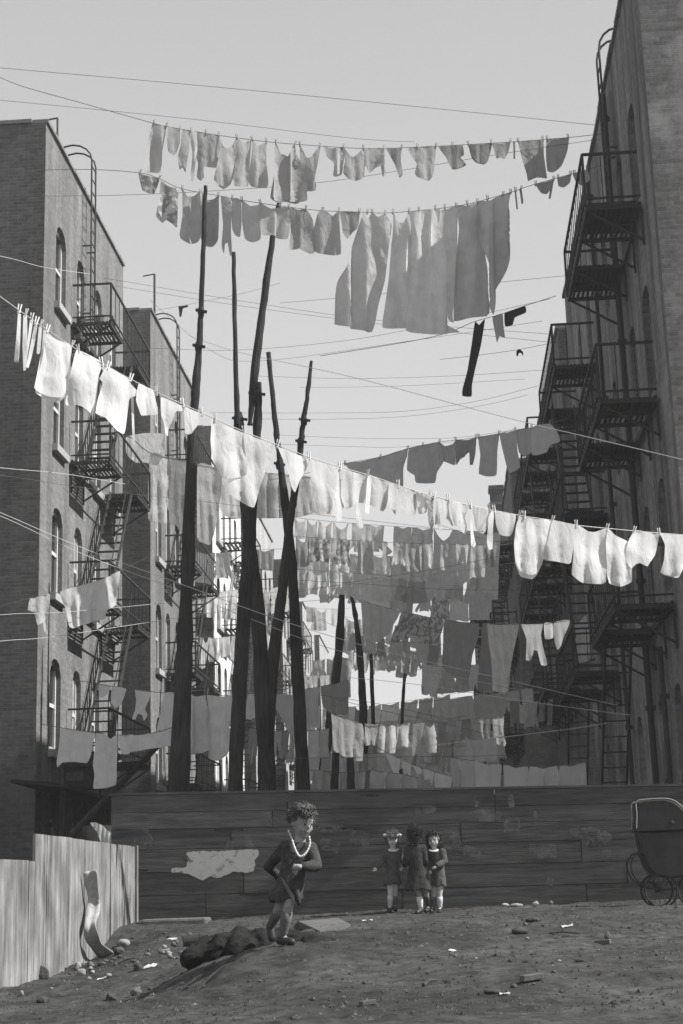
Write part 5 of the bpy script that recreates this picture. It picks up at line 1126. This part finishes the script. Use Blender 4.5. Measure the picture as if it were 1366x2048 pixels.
def hand(m, w, d, side, s=1.0):
    """palm, four fingers of different lengths with a bend, and a thumb leaving the side of the palm"""
    d = Vector(d).normalized(); sd = Vector(side); sd = (sd - d * sd.dot(d)).normalized(); nn = d.cross(sd)
    w = Vector(w); m.capsule(w, w + d * .05 * s, .017 * s, .021 * s, 8)
    for k, L in enumerate((.034, .04, .037, .028)):
        b = w + d * .055 * s + sd * ((k - 1.5) * .0125 * s); e1 = b + d * L * .55 * s + nn * .006 * s; e2 = e1 + d * L * .4 * s + nn * .016 * s
        m.capsule(b, e1, .0068 * s, .0062 * s, 6); m.capsule(e1, e2, .0062 * s, .0052 * s, 6)
    b = w + d * .018 * s - sd * .02 * s; m.capsule(b, b + (d * .6 - sd * .8).normalized() * .026 * s, .0078 * s, .007 * s, 6)
    e = b + (d * .6 - sd * .8).normalized() * .026 * s; m.capsule(e, e + (d * .95 - sd * .2).normalized() * .02 * s, .007 * s, .0055 * s, 6)
def person(label, Y, J, fdir, rings, mats, hr=(.076,.09,.108), hems=(), hairlumps=(), vox=.0085, group=None):
    def P(k):
        q = J[k]; return atY(q[0], q[1], Y + (q[2] if len(q) > 2 else 0))
    base = P('foot'); root = empty('person', (base.x, base.y, base.z), label, 'person', group)
    f = Vector(fdir).normalized(); rt = f.cross(Vector((0, 0, 1))).normalized(); up = rt.cross(f); H = P('head')
    fr = Matrix((rt, f, up)).transposed()
    L = lambda a, b, c: H + rt * a + f * b + up * c
    m = MB(); hx, hy, hz = hr
    m.ball(L(0, -.008, .012), (hx, hy, hz * .86), 16, 12, fr)                         # cranium
    m.ball(L(0, .02, -hz * .42), (hx * .74, hy * .66, hz * .56), 14, 10, fr)          # jaw and cheeks
    m.ball(L(0, .052, -hz * .84), (hx * .26, .02, .018), 8, 6, fr)                    # chin
    m.capsule(L(0, hy * .80, .0), L(0, hy * .98, -.024), .008, .0105, 8)              # nose
    for s in (-1, 1):
        m.ball(L(s * hx * .98, -.008, -.012), (.011, .02, .029), 8, 6, fr)            # ears
        m.ball(L(s * hx * .48, hy * .56, -hz * .36), (.026, .02, .026), 8, 6, fr)     # cheeks
    m.ball(L(0, hy * .72, .022), (hx * .7, .018, .01), 8, 6, fr)                      # brow
    m.capsule(L(0, -.02, -hz * .6), P('neck'), .036, .04)
    m.capsule(P('neck'), P('chest'), .042, .055, 12); m.capsule(P('chest'), P('pelvis'), .055, .058, 12)
    for s in 'ab':
        m.capsule(P('chest').lerp(P('sh' + s), .4), P('sh' + s), .05, .038); m.capsule(P('sh' + s), P('el' + s), .036, .029); m.capsule(P('el' + s), P('wr' + s), .028, .019)
        d = (P('wr' + s) - P('el' + s)); d = d.normalized() + Vector(J.get('hd' + s, (0, 0, 0)))
        hand(m, P('wr' + s), d, (0, -.3, 1) if abs(d.z) < .8 else (1, -.3, 0), .95)
        m.capsule(P('pelvis'), P('hip' + s), .058, .056); m.capsule(P('hip' + s), P('kn' + s), .056, .037); m.capsule(P('kn' + s), P('kn' + s).lerp(P('an' + s), .4), .036, .036); m.capsule(P('kn' + s).lerp(P('an' + s), .4), P('an' + s), .036, .022)
        t = P('toe' + s); m.capsule(P('an' + s), t, .026, .022)
    o = m.build('body', M[mats.get('skin', 'skin')], root); remesh(o, vox, 3)
    if f.y < .5:
        for s in (-1, 1):
            e = MB(); e.ball(L(s * .031, hy * .84, -.002), (.0095, .007, .006), 8, 6, fr); e.build('eye', M['eye'], root, smooth=True)
            e = MB(); e.capsule(L(s * .018, hy * .86, .02), L(s * .045, hy * .74, .02), .003, .0025, 6); e.build('eyebrow', M['hair_d'], root)
        e = MB(); e.capsule(L(-.02, hy * .80, -.055), L(.0, hy * .87, -.06), .006, .0075, 6); e.capsule(L(.0, hy * .87, -.06), L(.02, hy * .80, -.055), .0075, .006, 6); e.build('mouth', M['lip'], root, smooth=True)
    e = MB(); R = random.Random(int(J['head'][0]))                                    # hair: a cap of many small locks
    for k in range(900):
        a = R.uniform(0, 2 * math.pi); b = R.uniform(-.15, 1); z = b; r = math.sqrt(max(0, 1 - z * z)); d = Vector((r * math.cos(a), r * math.sin(a), z))
        if d.y > .35 and d.z < .5: continue
        if d.z < .1 and d.y > -.1: continue
        c = L(d.x * hx * 1.03, d.y * hy * 1.03 - .008, .012 + d.z * hz * .93); t = (rt * R.uniform(-1, 1) + up * R.uniform(-1, .3) + f * R.uniform(-1, .6)).normalized()
        out = (rt * d.x + f * d.y + up * d.z) * R.uniform(.0, .02)
        p_ = [c]; v_ = (t * .9 + (rt * d.x + f * d.y + up * d.z) * .35).normalized(); Lh = R.uniform(.02, .042)
        for q_ in range(3):
            v_ = (v_ + Vector((R.uniform(-.5, .5), R.uniform(-.5, .5), R.uniform(-.6, .3)))).normalized(); p_.append(p_[-1] + v_ * Lh / 2)
        e.tube(p_, [.0055, .0048, .0036, .0012], 5)
    e.ball(L(0, -.016, .022), (hx * 1.0, hy * .96, hz * .86), 14, 9, fr)
    for (a, b, c, r1) in hairlumps:
        e.ball(L(a, b, c), [q_ * .86 for q_ in r1], 9, 7, fr)
        for k in range(60):
            ph_ = R.uniform(0, 6.28); zz = R.uniform(-1, 1); rr_ = math.sqrt(1 - zz * zz); o_ = Vector((rr_ * math.cos(ph_), rr_ * math.sin(ph_), zz)); c0 = L(a + o_.x * r1[0] * .9, b + o_.y * r1[1] * .9, c + o_.z * r1[2] * .9)
            v_ = (rt * o_.x + f * o_.y + up * (o_.z - .8)).normalized(); c1 = c0 + v_ * R.uniform(.01, .022); e.tube([c0, c1, c1 + Vector((R.uniform(-.006, .006), R.uniform(-.006, .006), -.014))], [.005, .004, .0012], 5)
    e.build('hair', M[mats['hair']], root)
    m = MB(); RG = []                                                                 # coat
    NR = 36
    for ri, (u, v, hw, hd, dy) in enumerate(rings):
        c = atY(u, v, Y + dy); fl = .085 * max(0, ri - len(rings) + 4.2) / 3
        RG.append([c + Vector((hw * math.cos(2 * math.pi * k / NR) * (1 + fl * math.sin(k * 1.05 + .6 * math.sin(k * .5)) + .03 * math.sin(k * 1.3)), hd * math.sin(2 * math.pi * k / NR) * (1 + fl * math.sin(k * 1.05 + .6 * math.sin(k * .5))), (.012 * math.sin(k * .7) if ri >= len(rings) - 2 else 0))) for k in range(NR)])
    m.loft(RG)
    for s in 'ab':
        m.capsule(P('sh' + s), P('el' + s), .05, .042); m.capsule(P('el' + s), P('wr' + s), .041, .034); m.ball(P('sh' + s), .052, 10, 8)
    for a, b, r1, r2 in hems: m.capsule(atY(a[0], a[1], Y + a[2]), atY(b[0], b[1], Y + b[2]), r1, r2)
    o = m.build('coat', M[mats['coat']], root); remesh(o, .0095, 1)
    for v_ in o.data.vertices:
        c_ = v_.co; k_ = .010 * mnoise.noise((c_.x * 9, c_.y * 9, c_.z * 3.5)) + .005 * mnoise.noise((c_.x * 24, c_.y * 24, c_.z * 10)); v_.co = c_ + v_.normal * k_
    for s in 'ab':
        e = MB(); k_ = P('kn' + s).lerp(P('an' + s), .18 if mats.get('high', True) else .6)
        e.tube([k_, P('kn' + s).lerp(P('an' + s), .45), P('kn' + s).lerp(P('an' + s), .8), P('an' + s)], [.0405, .040, .031, .027], 12); e.build('sock', M[mats['sock' + s]], root, smooth=True)
        e = MB(); t = P('toe' + s); an = P('an' + s); hl = an + (an - t).normalized() * .02 + Vector((0, 0, -.018))
        e.capsule(hl, t, .033, .031, 10); e.capsule(an, hl, .033, .033, 8); q = e.build('shoe', M['shoe'], root); remesh(q, .009, 2)
    return root, P, L, f
# running boy
bY = 11.4
J = dict(foot=(565,1888), head=(605,1643,-.02), neck=(601,1679), chest=(593,1708), pelvis=(579,1762),
    sha=(571,1694,.03), ela=(537,1733,.10), wra=(556,1752,.20), hda=(0,.3,-.3), shb=(622,1696,-.02), elb=(633,1732,-.06), wrb=(606,1733,-.16),
    hipa=(573,1768,.04), kna=(558,1818,.04), ana=(541,1852,.24), toea=(544,1876,.22), hipb=(584,1768,-.03), knb=(577,1812,-.07), anb=(564,1877,-.02), toeb=(583,1884,-.07))
boy, P, L, f = person('child in a dark coat and pale bead necklace running across the dirt', bY, J, (.62, -.72, -.28),
    [(600,1684,.055,.05,-.01),(597,1691,.115,.075,0),(594,1712,.118,.09,0),(585,1742,.098,.088,0),(578,1772,.108,.1,0),(571,1790,.118,.108,0),(571,1802,.122,.112,0),(572,1800,.10,.09,0)],
    dict(hair='hair', coat='coat', socka='sock', sockb='sock'), hr=(.078,.092,.112), hems=[((590,1770,-.08),(598,1808,-.09),.03,.014)],
    hairlumps=[(.02,.03,.105,(.05,.05,.03)),(-.03,.0,.105,(.05,.05,.03)),(.0,-.05,.09,(.06,.05,.04)),(.035,.07,.08,(.03,.025,.025))])
nk = [(577,1661,.0),(583,1676,-.08),(588,1692,-.115),(594,1706,-.135),(600,1713,-.14),(608,1710,-.14),(615,1701,-.125),(620,1687,-.10),(618,1672,-.04)]
m = MB(); pts = catmull([atY(u, v, bY + d) for u, v, d in nk], 5)
for i, p in enumerate(pts[:-1]): m.ball(p, .0088 if i % 2 else .006, 7, 5)
m.build('necklace', M['bead'], boy, smooth=True)
m = MB(); m.prism([atY(u, v, bY - .09) for u, v in ((578,1684),(588,1690),(592,1706),(584,1704))], (0, .006, 0)); m.build('lapel', M['sock'], boy)
m = MB(); m.prism([atY(u, v, bY - .128) for u, v in ((560,1752),(566,1766),(578,1790),(590,1808),(588,1792),(574,1768))], (0, .006, 0)); m.build('coat_edge', M['sock'], boy)
m = MB()
for u, v in ((596,1716),(592,1732),(587,1748)): m.ball(atY(u, v, bY - .098), (.009, .005, .009), 8, 5)
m.build('coat_buttons', M['shoe'], boy)
gY = 20.4
def shift(J, du=0, dv=0): return {k: ((q[0] + du, q[1] + dv) + tuple(q[2:]) if k[:2] != 'hd' else q) for k, q in J.items()}
J1 = dict(foot=(783,1823), head=(785,1678), neck=(786,1697), chest=(786,1712), pelvis=(785,1750), sha=(777,1704,0), ela=(765,1722,-.03), wra=(755,1734,-.08), hda=(-.3,0,-.4), shb=(796,1704,0), elb=(804,1720,.03), wrb=(812,1728,-.02),
    hipa=(781,1755,0), kna=(781,1786,-.02), ana=(780,1816,0), toea=(778,1822,-.10), hipb=(790,1755,.02), knb=(790,1786,.03), anb=(789,1812,.08), toeb=(791,1819,.0))
g1, P, L, f = person('girl with white hair bows and one arm held out, left of the three girls', gY, J1, (.1, -.98, -.08),
    [(786,1699,.05,.045,0),(786,1703,.085,.065,0),(786,1715,.088,.075,0),(785,1735,.08,.078,0),(785,1755,.095,.09,0),(785,1770,.112,.105,0),(785,1768,.09,.085,0)],
    dict(hair='hair', coat='coat_g', socka='skin_l', sockb='sock', skin='skin_l'), hairlumps=[(0,.072,.04,(.06,.028,.03)),(.06,0,-.03,(.03,.05,.06)),(-.06,0,-.03,(.03,.05,.06))], vox=.009, group='three girls by the plank fence')
for u in (772, 797):
    m = MB(); c = atY(u, 1672, gY - .03); m.ball(c + Vector((-.018, 0, .012)), (.022, .012, .018), 8, 6); m.ball(c + Vector((.018, 0, .012)), (.022, .012, .018), 8, 6); m.ball(c, .01, 6, 5); m.build('hair_bow', M['collar'], g1, smooth=True)
def collar(root, u, v, Y, hw, mat='collar'):
    m = MB(); c = atY(u, v, Y)
    pts = [c + Vector((hw * math.cos(t), -.055 * abs(math.sin(t)) - .015, -.02 * math.sin(t))) for t in [math.pi * k / 10 for k in range(11)]]
    m.tube(pts, .014, 6); m.build('collar', M[mat], root, smooth=True)
collar(g1, 787, 1699, gY - .02, .058)
J2 = dict(foot=(842,1826), head=(829,1668,-.1), neck=(830,1688,-.1), chest=(832,1706,-.1), pelvis=(834,1752,-.1), sha=(818,1697,-.1), ela=(812,1718,-.12), wra=(809,1731,-.08), hda=(-.5,0,0), shb=(846,1697,-.1), elb=(851,1722,-.12), wrb=(850,1740,-.05),
    hipa=(830,1757,-.1), kna=(838,1788,-.12), ana=(842,1818,-.1), toea=(834,1825,-.16), hipb=(843,1757,-.1), knb=(853,1787,-.05), anb=(857,1815,.0), toeb=(852,1822,-.08))
g2, P, L, f = person('girl in a long dark coat with her back turned, between the two facing girls', gY, J2, (-.15, .98, -.05),
    [(830,1689,.055,.05,-.1),(831,1694,.1,.075,-.1),(832,1710,.105,.085,-.1),(833,1735,.105,.088,-.1),(835,1760,.14,.11,-.1),(836,1781,.172,.13,-.1),(836,1778,.14,.11,-.1)],
    dict(hair='hair_d', coat='coat_d', socka='sock_w', sockb='shoe'), hairlumps=[(.068,-.01,-.03,(.024,.05,.06)),(-.068,-.01,-.03,(.024,.05,.06)),(0,-.06,-.04,(.072,.05,.085)),(0,-.055,-.09,(.06,.04,.05))], vox=.009, group='three girls by the plank fence')
J3 = dict(foot=(878,1824), head=(868,1680,.02), neck=(869,1698,.02), chest=(873,1712,.02), pelvis=(876,1752,.02), sha=(862,1704,.03), ela=(858,1722,.06), wra=(860,1738,.0), hda=(0,0,0), shb=(884,1705,0), elb=(889,1723,-.04), wrb=(875,1731,-.12), hdb=(-.2,0,-.3),
    hipa=(871,1757,.02), kna=(868,1788,.04), ana=(865,1817,.06), toea=(862,1823,-.04), hipb=(882,1757,.02), knb=(879,1788,0), anb=(880,1818,.02), toeb=(878,1824,-.08))
g3, P, L, f = person('smiling dark haired girl with a thin white collar, right of the three girls', gY, J3, (-.22, -.96, -.05),
    [(869,1700,.05,.045,.02),(872,1704,.085,.065,.02),(875,1716,.09,.075,.02),(876,1738,.085,.078,.02),(877,1757,.095,.085,.02),(878,1773,.1,.095,.02),(878,1771,.08,.08,.02)],
    dict(hair='hair_d', coat='coat_g', socka='sock', sockb='skin_l', skin='skin_l'), hairlumps=[(.075,-.01,-.05,(.028,.05,.07)),(-.075,-.01,-.05,(.028,.05,.07)),(0,-.06,-.05,(.06,.04,.07))], vox=.009, group='three girls by the plank fence')
collar(g3, 867, 1700, gY, .052)

# ------------------------------------------------------------------ litter on the dirt
def on_ground(u, v):
    Y = 8.0; best = None
    y = 7.0
    while y < 21:
        p = atY(u, v, y); d = p.z - gzn(p.x, y)
        if d <= 0: return Vector((p.x, y, gzn(p.x, y)))
        y += .04
    return atY(u, v, 20.5)
def rock(name, u, v, wpx, hpx, mat, label, cat, group=None, seed=0):
    c = on_ground(u, v); k = c.y / FPX; w = wpx * k / 2; h = hpx * k
    R = random.Random(seed + int(u * 7 + v)); m = MB(); m.ball((0, 0, 0), (w, w * R.uniform(.6, 1), h * .62), 11, 8)
    m.v = [tuple(Vector(p) * (1 + .3 * mnoise.noise(Vector(p) / max(w, h) * 1.6 + Vector((u, v, 0))) + .12 * mnoise.noise(Vector(p) / max(w, h) * 4 + Vector((v, u, 0))))) for p in m.v]
    m.v = [(p[0] + c.x, p[1] + c.y, p[2] + c.z + h * .33) for p in m.v]
    return tag(m.build(name, M[mat], smooth=R.random() < .4, origin=tuple(c)), label, cat, group)
M['stone'] = gray('pale_rubble', .27, .3, 14, .95, bump=.3); M['stone_d'] = gray('dark_rubble', .06, .4, 14, .95, bump=.3); M['stone_m'] = gray('grey_rubble', .12, .3, 14, .95, bump=.3)
def brickbat(u, v, wpx, rot, label, mat='stone_m'):
    c = on_ground(u, v); k = c.y / FPX; w = wpx * k; m = MB(); m.box((-w / 2, -w * .27, -w * .04), (w / 2, w * .27, w * .26)); cs, sn = math.cos(rot), math.sin(rot)
    m.v = [((p[0] * cs - p[1] * sn) * (1 + .06 * math.sin(i * 3)) + c.x, p[0] * sn + p[1] * cs + c.y, p[2] * (1 + .1 * math.sin(i * 5)) + p[0] * .1 + c.z) for i, p in enumerate(m.v)]
    o = m.build('brick', M[mat], origin=tuple(c)); md = o.modifiers.new('b', 'BEVEL'); md.width = w * .05; md.segments = 2; tag(o, label, 'brick')
brickbat(1064, 1966, 40, .25, 'loose brick lying near the bottom right of the dirt lot')
brickbat(1206, 1889, 30, -.3, 'loose brick on the dirt below the baby carriage')
brickbat(735, 2011, 30, .5, 'loose brick at the very bottom edge, middle')
brickbat(330, 1903, 17, .4, 'small pale broken brick right of the curled strip', 'stone')
c = on_ground(325, 1858); m = MB(); m.box((-.42, -.25, -.12), (.42, .25, .10)); m.v = [(p[0] + c.x, p[1] + 20.4, p[2] - .02) for p in m.v]
o = m.build('kerb_stone', M['stone_m'], origin=(c.x, 20.4, 0)); md = o.modifiers.new('b', 'BEVEL'); md.width = .03; md.segments = 2; tag(o, 'flat stone slab at the foot of the plank fence, left', 'slab')
q4 = [on_ground(u, v) for u, v in ((596,1846),(676,1838),(702,1853),(640,1866))]; m = MB()
m.prism([p + Vector((0, 0, .012)) for p in q4], (0, 0, -.06)); o = m.build('flat_stone', M['stone_m'], origin=tuple(q4[0])); bevel_normals(o); tag(o, 'flat slab lying on the dirt just right of the running child', 'slab')
def tin(u, v, L_, r, ang, label):
    c = on_ground(u, v); k = c.y / FPX; r *= k; L_ *= k; d = Vector((math.cos(ang), math.sin(ang) * .6, .05)).normalized(); a = c + Vector((0, 0, r * .8)) - d * L_ / 2; b = a + d * L_
    t = empty('tin_can', tuple(c), label, 'tin can'); m = MB(); m.tube([a, b], [r, r], 14, cap=False); m.tube([a + d * .004, a + d * .006], [r * .97, r * .97], 14); m.build('body', M['iron_l'], t)
    m = MB(); m.tube([b - d * .012, b + d * .004], [r * 1.05, r * 1.05], 14, cap=False); m.build('rim', M['iron_l'], t)
tin(384, 1892, 34, 12, .35, 'dark open tin can lying left of the running child')
tin(405, 1886, 20, 8, 2.4, 'smaller dark tin can beside the larger one')
rock('stone', 80, 1958, 36, 26, 'stone_d', 'round dark lump at the foot of the board fence, bottom left', 'stone')
rock('stone', 55, 1962, 16, 22, 'stone_m', 'grey stone just left of the round dark lump', 'stone')
rock('stone', 86, 2006, 26, 12, 'stone_d', 'dark stone cut by the bottom edge at left', 'stone')
rock('stone', 222, 2002, 22, 14, 'stone_d', 'dark stone near the bottom edge below the curled strip', 'stone')
rock('stone', 43, 1994, 9, 10, 'stone', 'small white stone at the bottom left corner', 'stone')
rock('stone', 272, 1990, 24, 14, 'stone_m', 'grey stone at the bottom, right of the dark one', 'stone')
rock('stone', 276, 1942, 18, 16, 'stone_d', 'pointed dark stone in front of the curled strip', 'stone')
rock('rag', 247, 1893, 26, 14, 'stone', 'crumpled white rag at the foot of the curled strip', 'rag')
rock('stone', 238, 1908, 22, 14, 'stone_d', 'dark stone under the crumpled white rag', 'stone')
rock('stone', 163, 1950, 18, 12, 'stone', 'white stone at the bottom of the board fence', 'stone')
rock('stone', 1010, 1813, 16, 7, 'stone', 'flat white stone at the fence foot right of the girls', 'stone')
rock('stone', 1032, 1814, 26, 7, 'stone', 'long white stone at the fence foot right of the girls', 'stone')
rock('stone', 1072, 1812, 14, 10, 'stone', 'round white stone at the fence foot, middle right', 'stone')
rock('stone', 1102, 1809, 9, 7, 'stone_m', 'small grey stone at the fence foot beside the round white one', 'stone')
rock('stone', 1040, 1868, 30, 12, 'stone_d', 'long dark clod in the middle of the right dirt', 'stone')
rock('stone', 1068, 1843, 30, 8, 'stone_d', 'dark clod behind the long dark clod', 'stone')
rock('stone', 1215, 1880, 12, 16, 'stone_m', 'upright grey stone behind the loose brick at right', 'stone')
rock('stone', 1160, 1925, 16, 6, 'stone_d', 'flat dark stone right of centre on the dirt', 'stone')
rock('stone', 985, 1988, 30, 10, 'stone_d', 'broad dark clod near the bottom, right of centre', 'stone')
rock('stone', 1028, 1978, 14, 8, 'stone_d', 'dark pebble just left of the bottom loose brick', 'stone')
def paper(u, v, wpx, label, tone='w'):
    c = on_ground(u, v); w = wpx * c.y / FPX; m = MB(); n = 6; r = random.Random(u)
    for j in range(n + 1):
        for i in range(n + 1):
            x = (i / n - .5) * w; y = (j / n - .5) * w * .8; m.v.append((c.x + x, c.y + y, gzn(c.x + x, c.y + y) + .006 + w * .16 * abs(mnoise.noise((x / w * 2.5 + u, y / w * 2.5, v)))))
    m.f = [(j * (n + 1) + i, j * (n + 1) + i + 1, (j + 1) * (n + 1) + i + 1, (j + 1) * (n + 1) + i) for j in range(n) for i in range(n)]
    tag(m.build('paper_scrap', CL[tone], origin=tuple(c)), label, 'paper scrap')
paper(300, 1935, 26, 'crumpled white paper scrap in the left foreground'); paper(205, 1958, 20, 'white paper scrap right of the white stone by the board fence')
paper(345, 1880, 18, 'small paper scrap behind the larger tin can', 'l'); paper(735, 1842, 20, 'white paper scrap just in front of the three girls')
paper(1135, 1855, 22, 'pale paper scrap behind the middle of the right dirt', 'l'); paper(905, 1905, 16, 'tiny paper scrap left of the long dark clod'); paper(1010, 1992, 20, 'crumpled paper scrap at the bottom right of centre', 'l')
def stick(u, v, lpx, ang, label):
    c = on_ground(u, v); L_ = lpx * c.y / FPX; d_ = Vector((math.cos(ang), math.sin(ang), 0)) * L_ / 2; a_ = c - d_; b_ = c + d_
    a_.z = gzn(a_.x, a_.y) + .012; b_.z = gzn(b_.x, b_.y) + .02; m = MB(); m.tube([a_, a_.lerp(b_, .5) + Vector((0, .01, .012)), b_], [.012, .011, .008], 6)
    tag(m.build('stick', M['pole_l'], origin=tuple(c)), label, 'stick')
stick(420, 1962, 60, .5, 'dark stick lying in the left foreground'); stick(1130, 1873, 60, -.2, 'thin stick on the dirt behind the flat dark stone'); stick(860, 1968, 46, 1.0, 'short stick in the middle foreground'); stick(250, 1925, 40, .2, 'short stick in front of the curled metal strip')
R = random.Random(21)
for k in range(110):
    t = R.random()
    u, v = (R.uniform(30, 500), R.uniform(1870, 2005)) if t < .4 else (R.uniform(480, 1340), R.uniform(1850, 2010))
    if t < .18: u, v = R.uniform(60, 400), 1960 - (R.random() ** .7) * 100
    if 400 < u < 660 and 1830 < v < 1925: continue
    mt = R.choice(['stone', 'stone_m', 'stone_m', 'stone_d', 'stone_d', 'stone_d', 'stone_m']); s = R.uniform(3, 9)
    rock('pebble', u, v, s, s * R.uniform(.4, .75), mt, {'stone': 'small pale stone lying loose on the bare dirt', 'stone_m': 'small grey stone lying loose on the bare dirt', 'stone_d': 'small dark clod lying loose on the bare dirt'}[mt], 'stone', {'stone': 'small pale stones on the dirt', 'stone_m': 'small grey stones on the dirt', 'stone_d': 'small dark clods on the dirt'}[mt], k)
# low heap, coloured near black, behind the running child's feet
M['earth'] = gray('near_black', .014, .5, 9, 1, bump=1.0, detail=12)
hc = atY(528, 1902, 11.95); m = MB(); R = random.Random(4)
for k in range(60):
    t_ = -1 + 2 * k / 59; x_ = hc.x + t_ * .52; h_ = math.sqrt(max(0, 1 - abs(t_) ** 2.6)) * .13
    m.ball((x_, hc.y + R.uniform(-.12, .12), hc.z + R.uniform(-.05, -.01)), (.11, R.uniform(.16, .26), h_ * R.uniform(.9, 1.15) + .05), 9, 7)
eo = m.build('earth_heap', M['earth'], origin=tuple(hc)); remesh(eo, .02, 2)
for v_ in eo.data.vertices: v_.co += v_.normal * (.022 * mnoise.noise(v_.co * 9) + .014 * mnoise.noise(v_.co * 27))
tag(eo, 'low near-black heap just behind the feet of the running child', 'earth heap')
rm = random.Random(31)                       # broken rubble along the foot of the board fence
for k in range(46):
    u = rm.uniform(120, 420); v = 1955 - (u - 120) * .27 + rm.uniform(-14, 26)
    if 160 < u < 235 and v < 1920: continue
    s_ = rm.uniform(5, 13); mt = rm.choice(['stone', 'stone_m', 'stone_m', 'stone_d'])
    rock('rubble_piece', u, v, s_, s_ * rm.uniform(.4, .8), mt, {'stone': 'pale rubble piece strewn by the foot of the board fence', 'stone_m': 'grey rubble piece strewn by the foot of the board fence', 'stone_d': 'dark rubble piece strewn by the foot of the board fence'}[mt], 'rubble', {'stone': 'pale rubble by the board fence', 'stone_m': 'grey rubble by the board fence', 'stone_d': 'dark rubble by the board fence'}[mt], k)
# fine gravel, one mass
m = MB(); R = random.Random(9)
for k in range(9000):
    y = 7.2 + 13.5 * R.random() ** 1.3; x = R.uniform(-.36, .16) * y
    if x < -4.1: continue
    s = R.uniform(.004, .013) * (.6 + y / 18) * (2 if R.random() < .05 else 1); z = gzn(x, y); a = R.uniform(0, 6.28); c_, s_ = math.cos(a) * s, math.sin(a) * s
    m.add([(x + c_, y + s_, z - .002), (x - s_, y + c_, z - .002), (x - c_, y - s_, z - .002), (x + s_, y - c_, z - .002), (x + .2 * s, y, z + s * R.uniform(.4, 1))], [(0, 1, 4), (1, 2, 4), (2, 3, 4), (3, 0, 4)])
tag(m.build('gravel', gray('gravel_grit', .075, .9, 14, 1)), kind='stuff')

# ------------------------------------------------------------------ camera, sun, sky
cam = bpy.data.cameras.new('camera'); cam.sensor_fit = 'VERTICAL'; cam.sensor_height = 36; cam.sensor_width = 24; cam.lens = FPX / 2048 * 36; cam.clip_end = 3000; cam.clip_start = .1
co = bpy.data.objects.new('camera', cam); COL.objects.link(co); co.matrix_world = Matrix.Translation(CAM) @ ROT.to_4x4(); scene.camera = co
SUN_AZ, SUN_EL = math.radians(94), math.radians(45)
sv = Vector((math.sin(SUN_AZ) * math.cos(SUN_EL), math.cos(SUN_AZ) * math.cos(SUN_EL), math.sin(SUN_EL)))
sl = bpy.data.lights.new('sun', 'SUN'); sl.energy = 4.3; sl.angle = math.radians(.53); sl.color = (1, .985, .96)
so = bpy.data.objects.new('sun', sl); COL.objects.link(so); so.rotation_euler = sv.to_track_quat('Z', 'Y').to_euler()
w = bpy.data.worlds.new('World'); scene.world = w; w.use_nodes = True; nt = w.node_tree; bg = nt.nodes['Background']
sky = nt.nodes.new('ShaderNodeTexSky'); sky.sky_type = 'NISHITA'; sky.sun_disc = False; sky.sun_elevation = SUN_EL; sky.sun_rotation = SUN_AZ; sky.air_density = 1.0; sky.dust_density = 2.0; sky.ozone_density = 1.0
bw = nt.nodes.new('ShaderNodeRGBToBW'); nt.links.new(sky.outputs[0], bw.inputs[0])
mx = nt.nodes.new('ShaderNodeMix'); mx.data_type = 'RGBA'; mx.inputs['Factor'].default_value = .95; mx.inputs[7].default_value = G(2.35)   # thin even haze evens the sky out
nt.links.new(bw.outputs[0], mx.inputs[6]); 
tc = nt.nodes.new('ShaderNodeTexCoord'); sx = nt.nodes.new('ShaderNodeSeparateXYZ'); nt.links.new(tc.outputs['Generated'], sx.inputs[0])
mr = nt.nodes.new('ShaderNodeMapRange'); mr.inputs[1].default_value = .08; mr.inputs[2].default_value = .6; mr.inputs[3].default_value = 1.22; mr.inputs[4].default_value = .78; nt.links.new(sx.outputs['Z'], mr.inputs[0])
vm = nt.nodes.new('ShaderNodeVectorMath'); vm.operation = 'SCALE'; nt.links.new(mx.outputs[2], vm.inputs[0]); nt.links.new(mr.outputs[0], vm.inputs['Scale']); nt.links.new(vm.outputs[0], bg.inputs['Color']); bg.inputs['Strength'].default_value = .15
scene.view_settings.view_transform = 'Standard'; scene.view_settings.look = 'None'; scene.view_settings.gamma = 1; scene.view_settings.exposure = .9; scene.view_settings.use_curve_mapping = False

# thin city haze between the camera and the far end of the alley
hm = bpy.data.materials.new('haze'); hm.use_nodes = True; nt = hm.node_tree; nt.nodes.remove(nt.nodes['Principled BSDF'])
pv = nt.nodes.new('ShaderNodeVolumePrincipled'); pv.inputs['Color'].default_value = G(.95); pv.inputs['Density'].default_value = .0011; pv.inputs['Anisotropy'].default_value = .2
nt.links.new(pv.outputs[0], nt.nodes['Material Output'].inputs['Volume'])
m = MB(); m.box((-62, -42, -1.7), (62, 177, 22)); tag(m.build('haze', hm), kind='stuff')
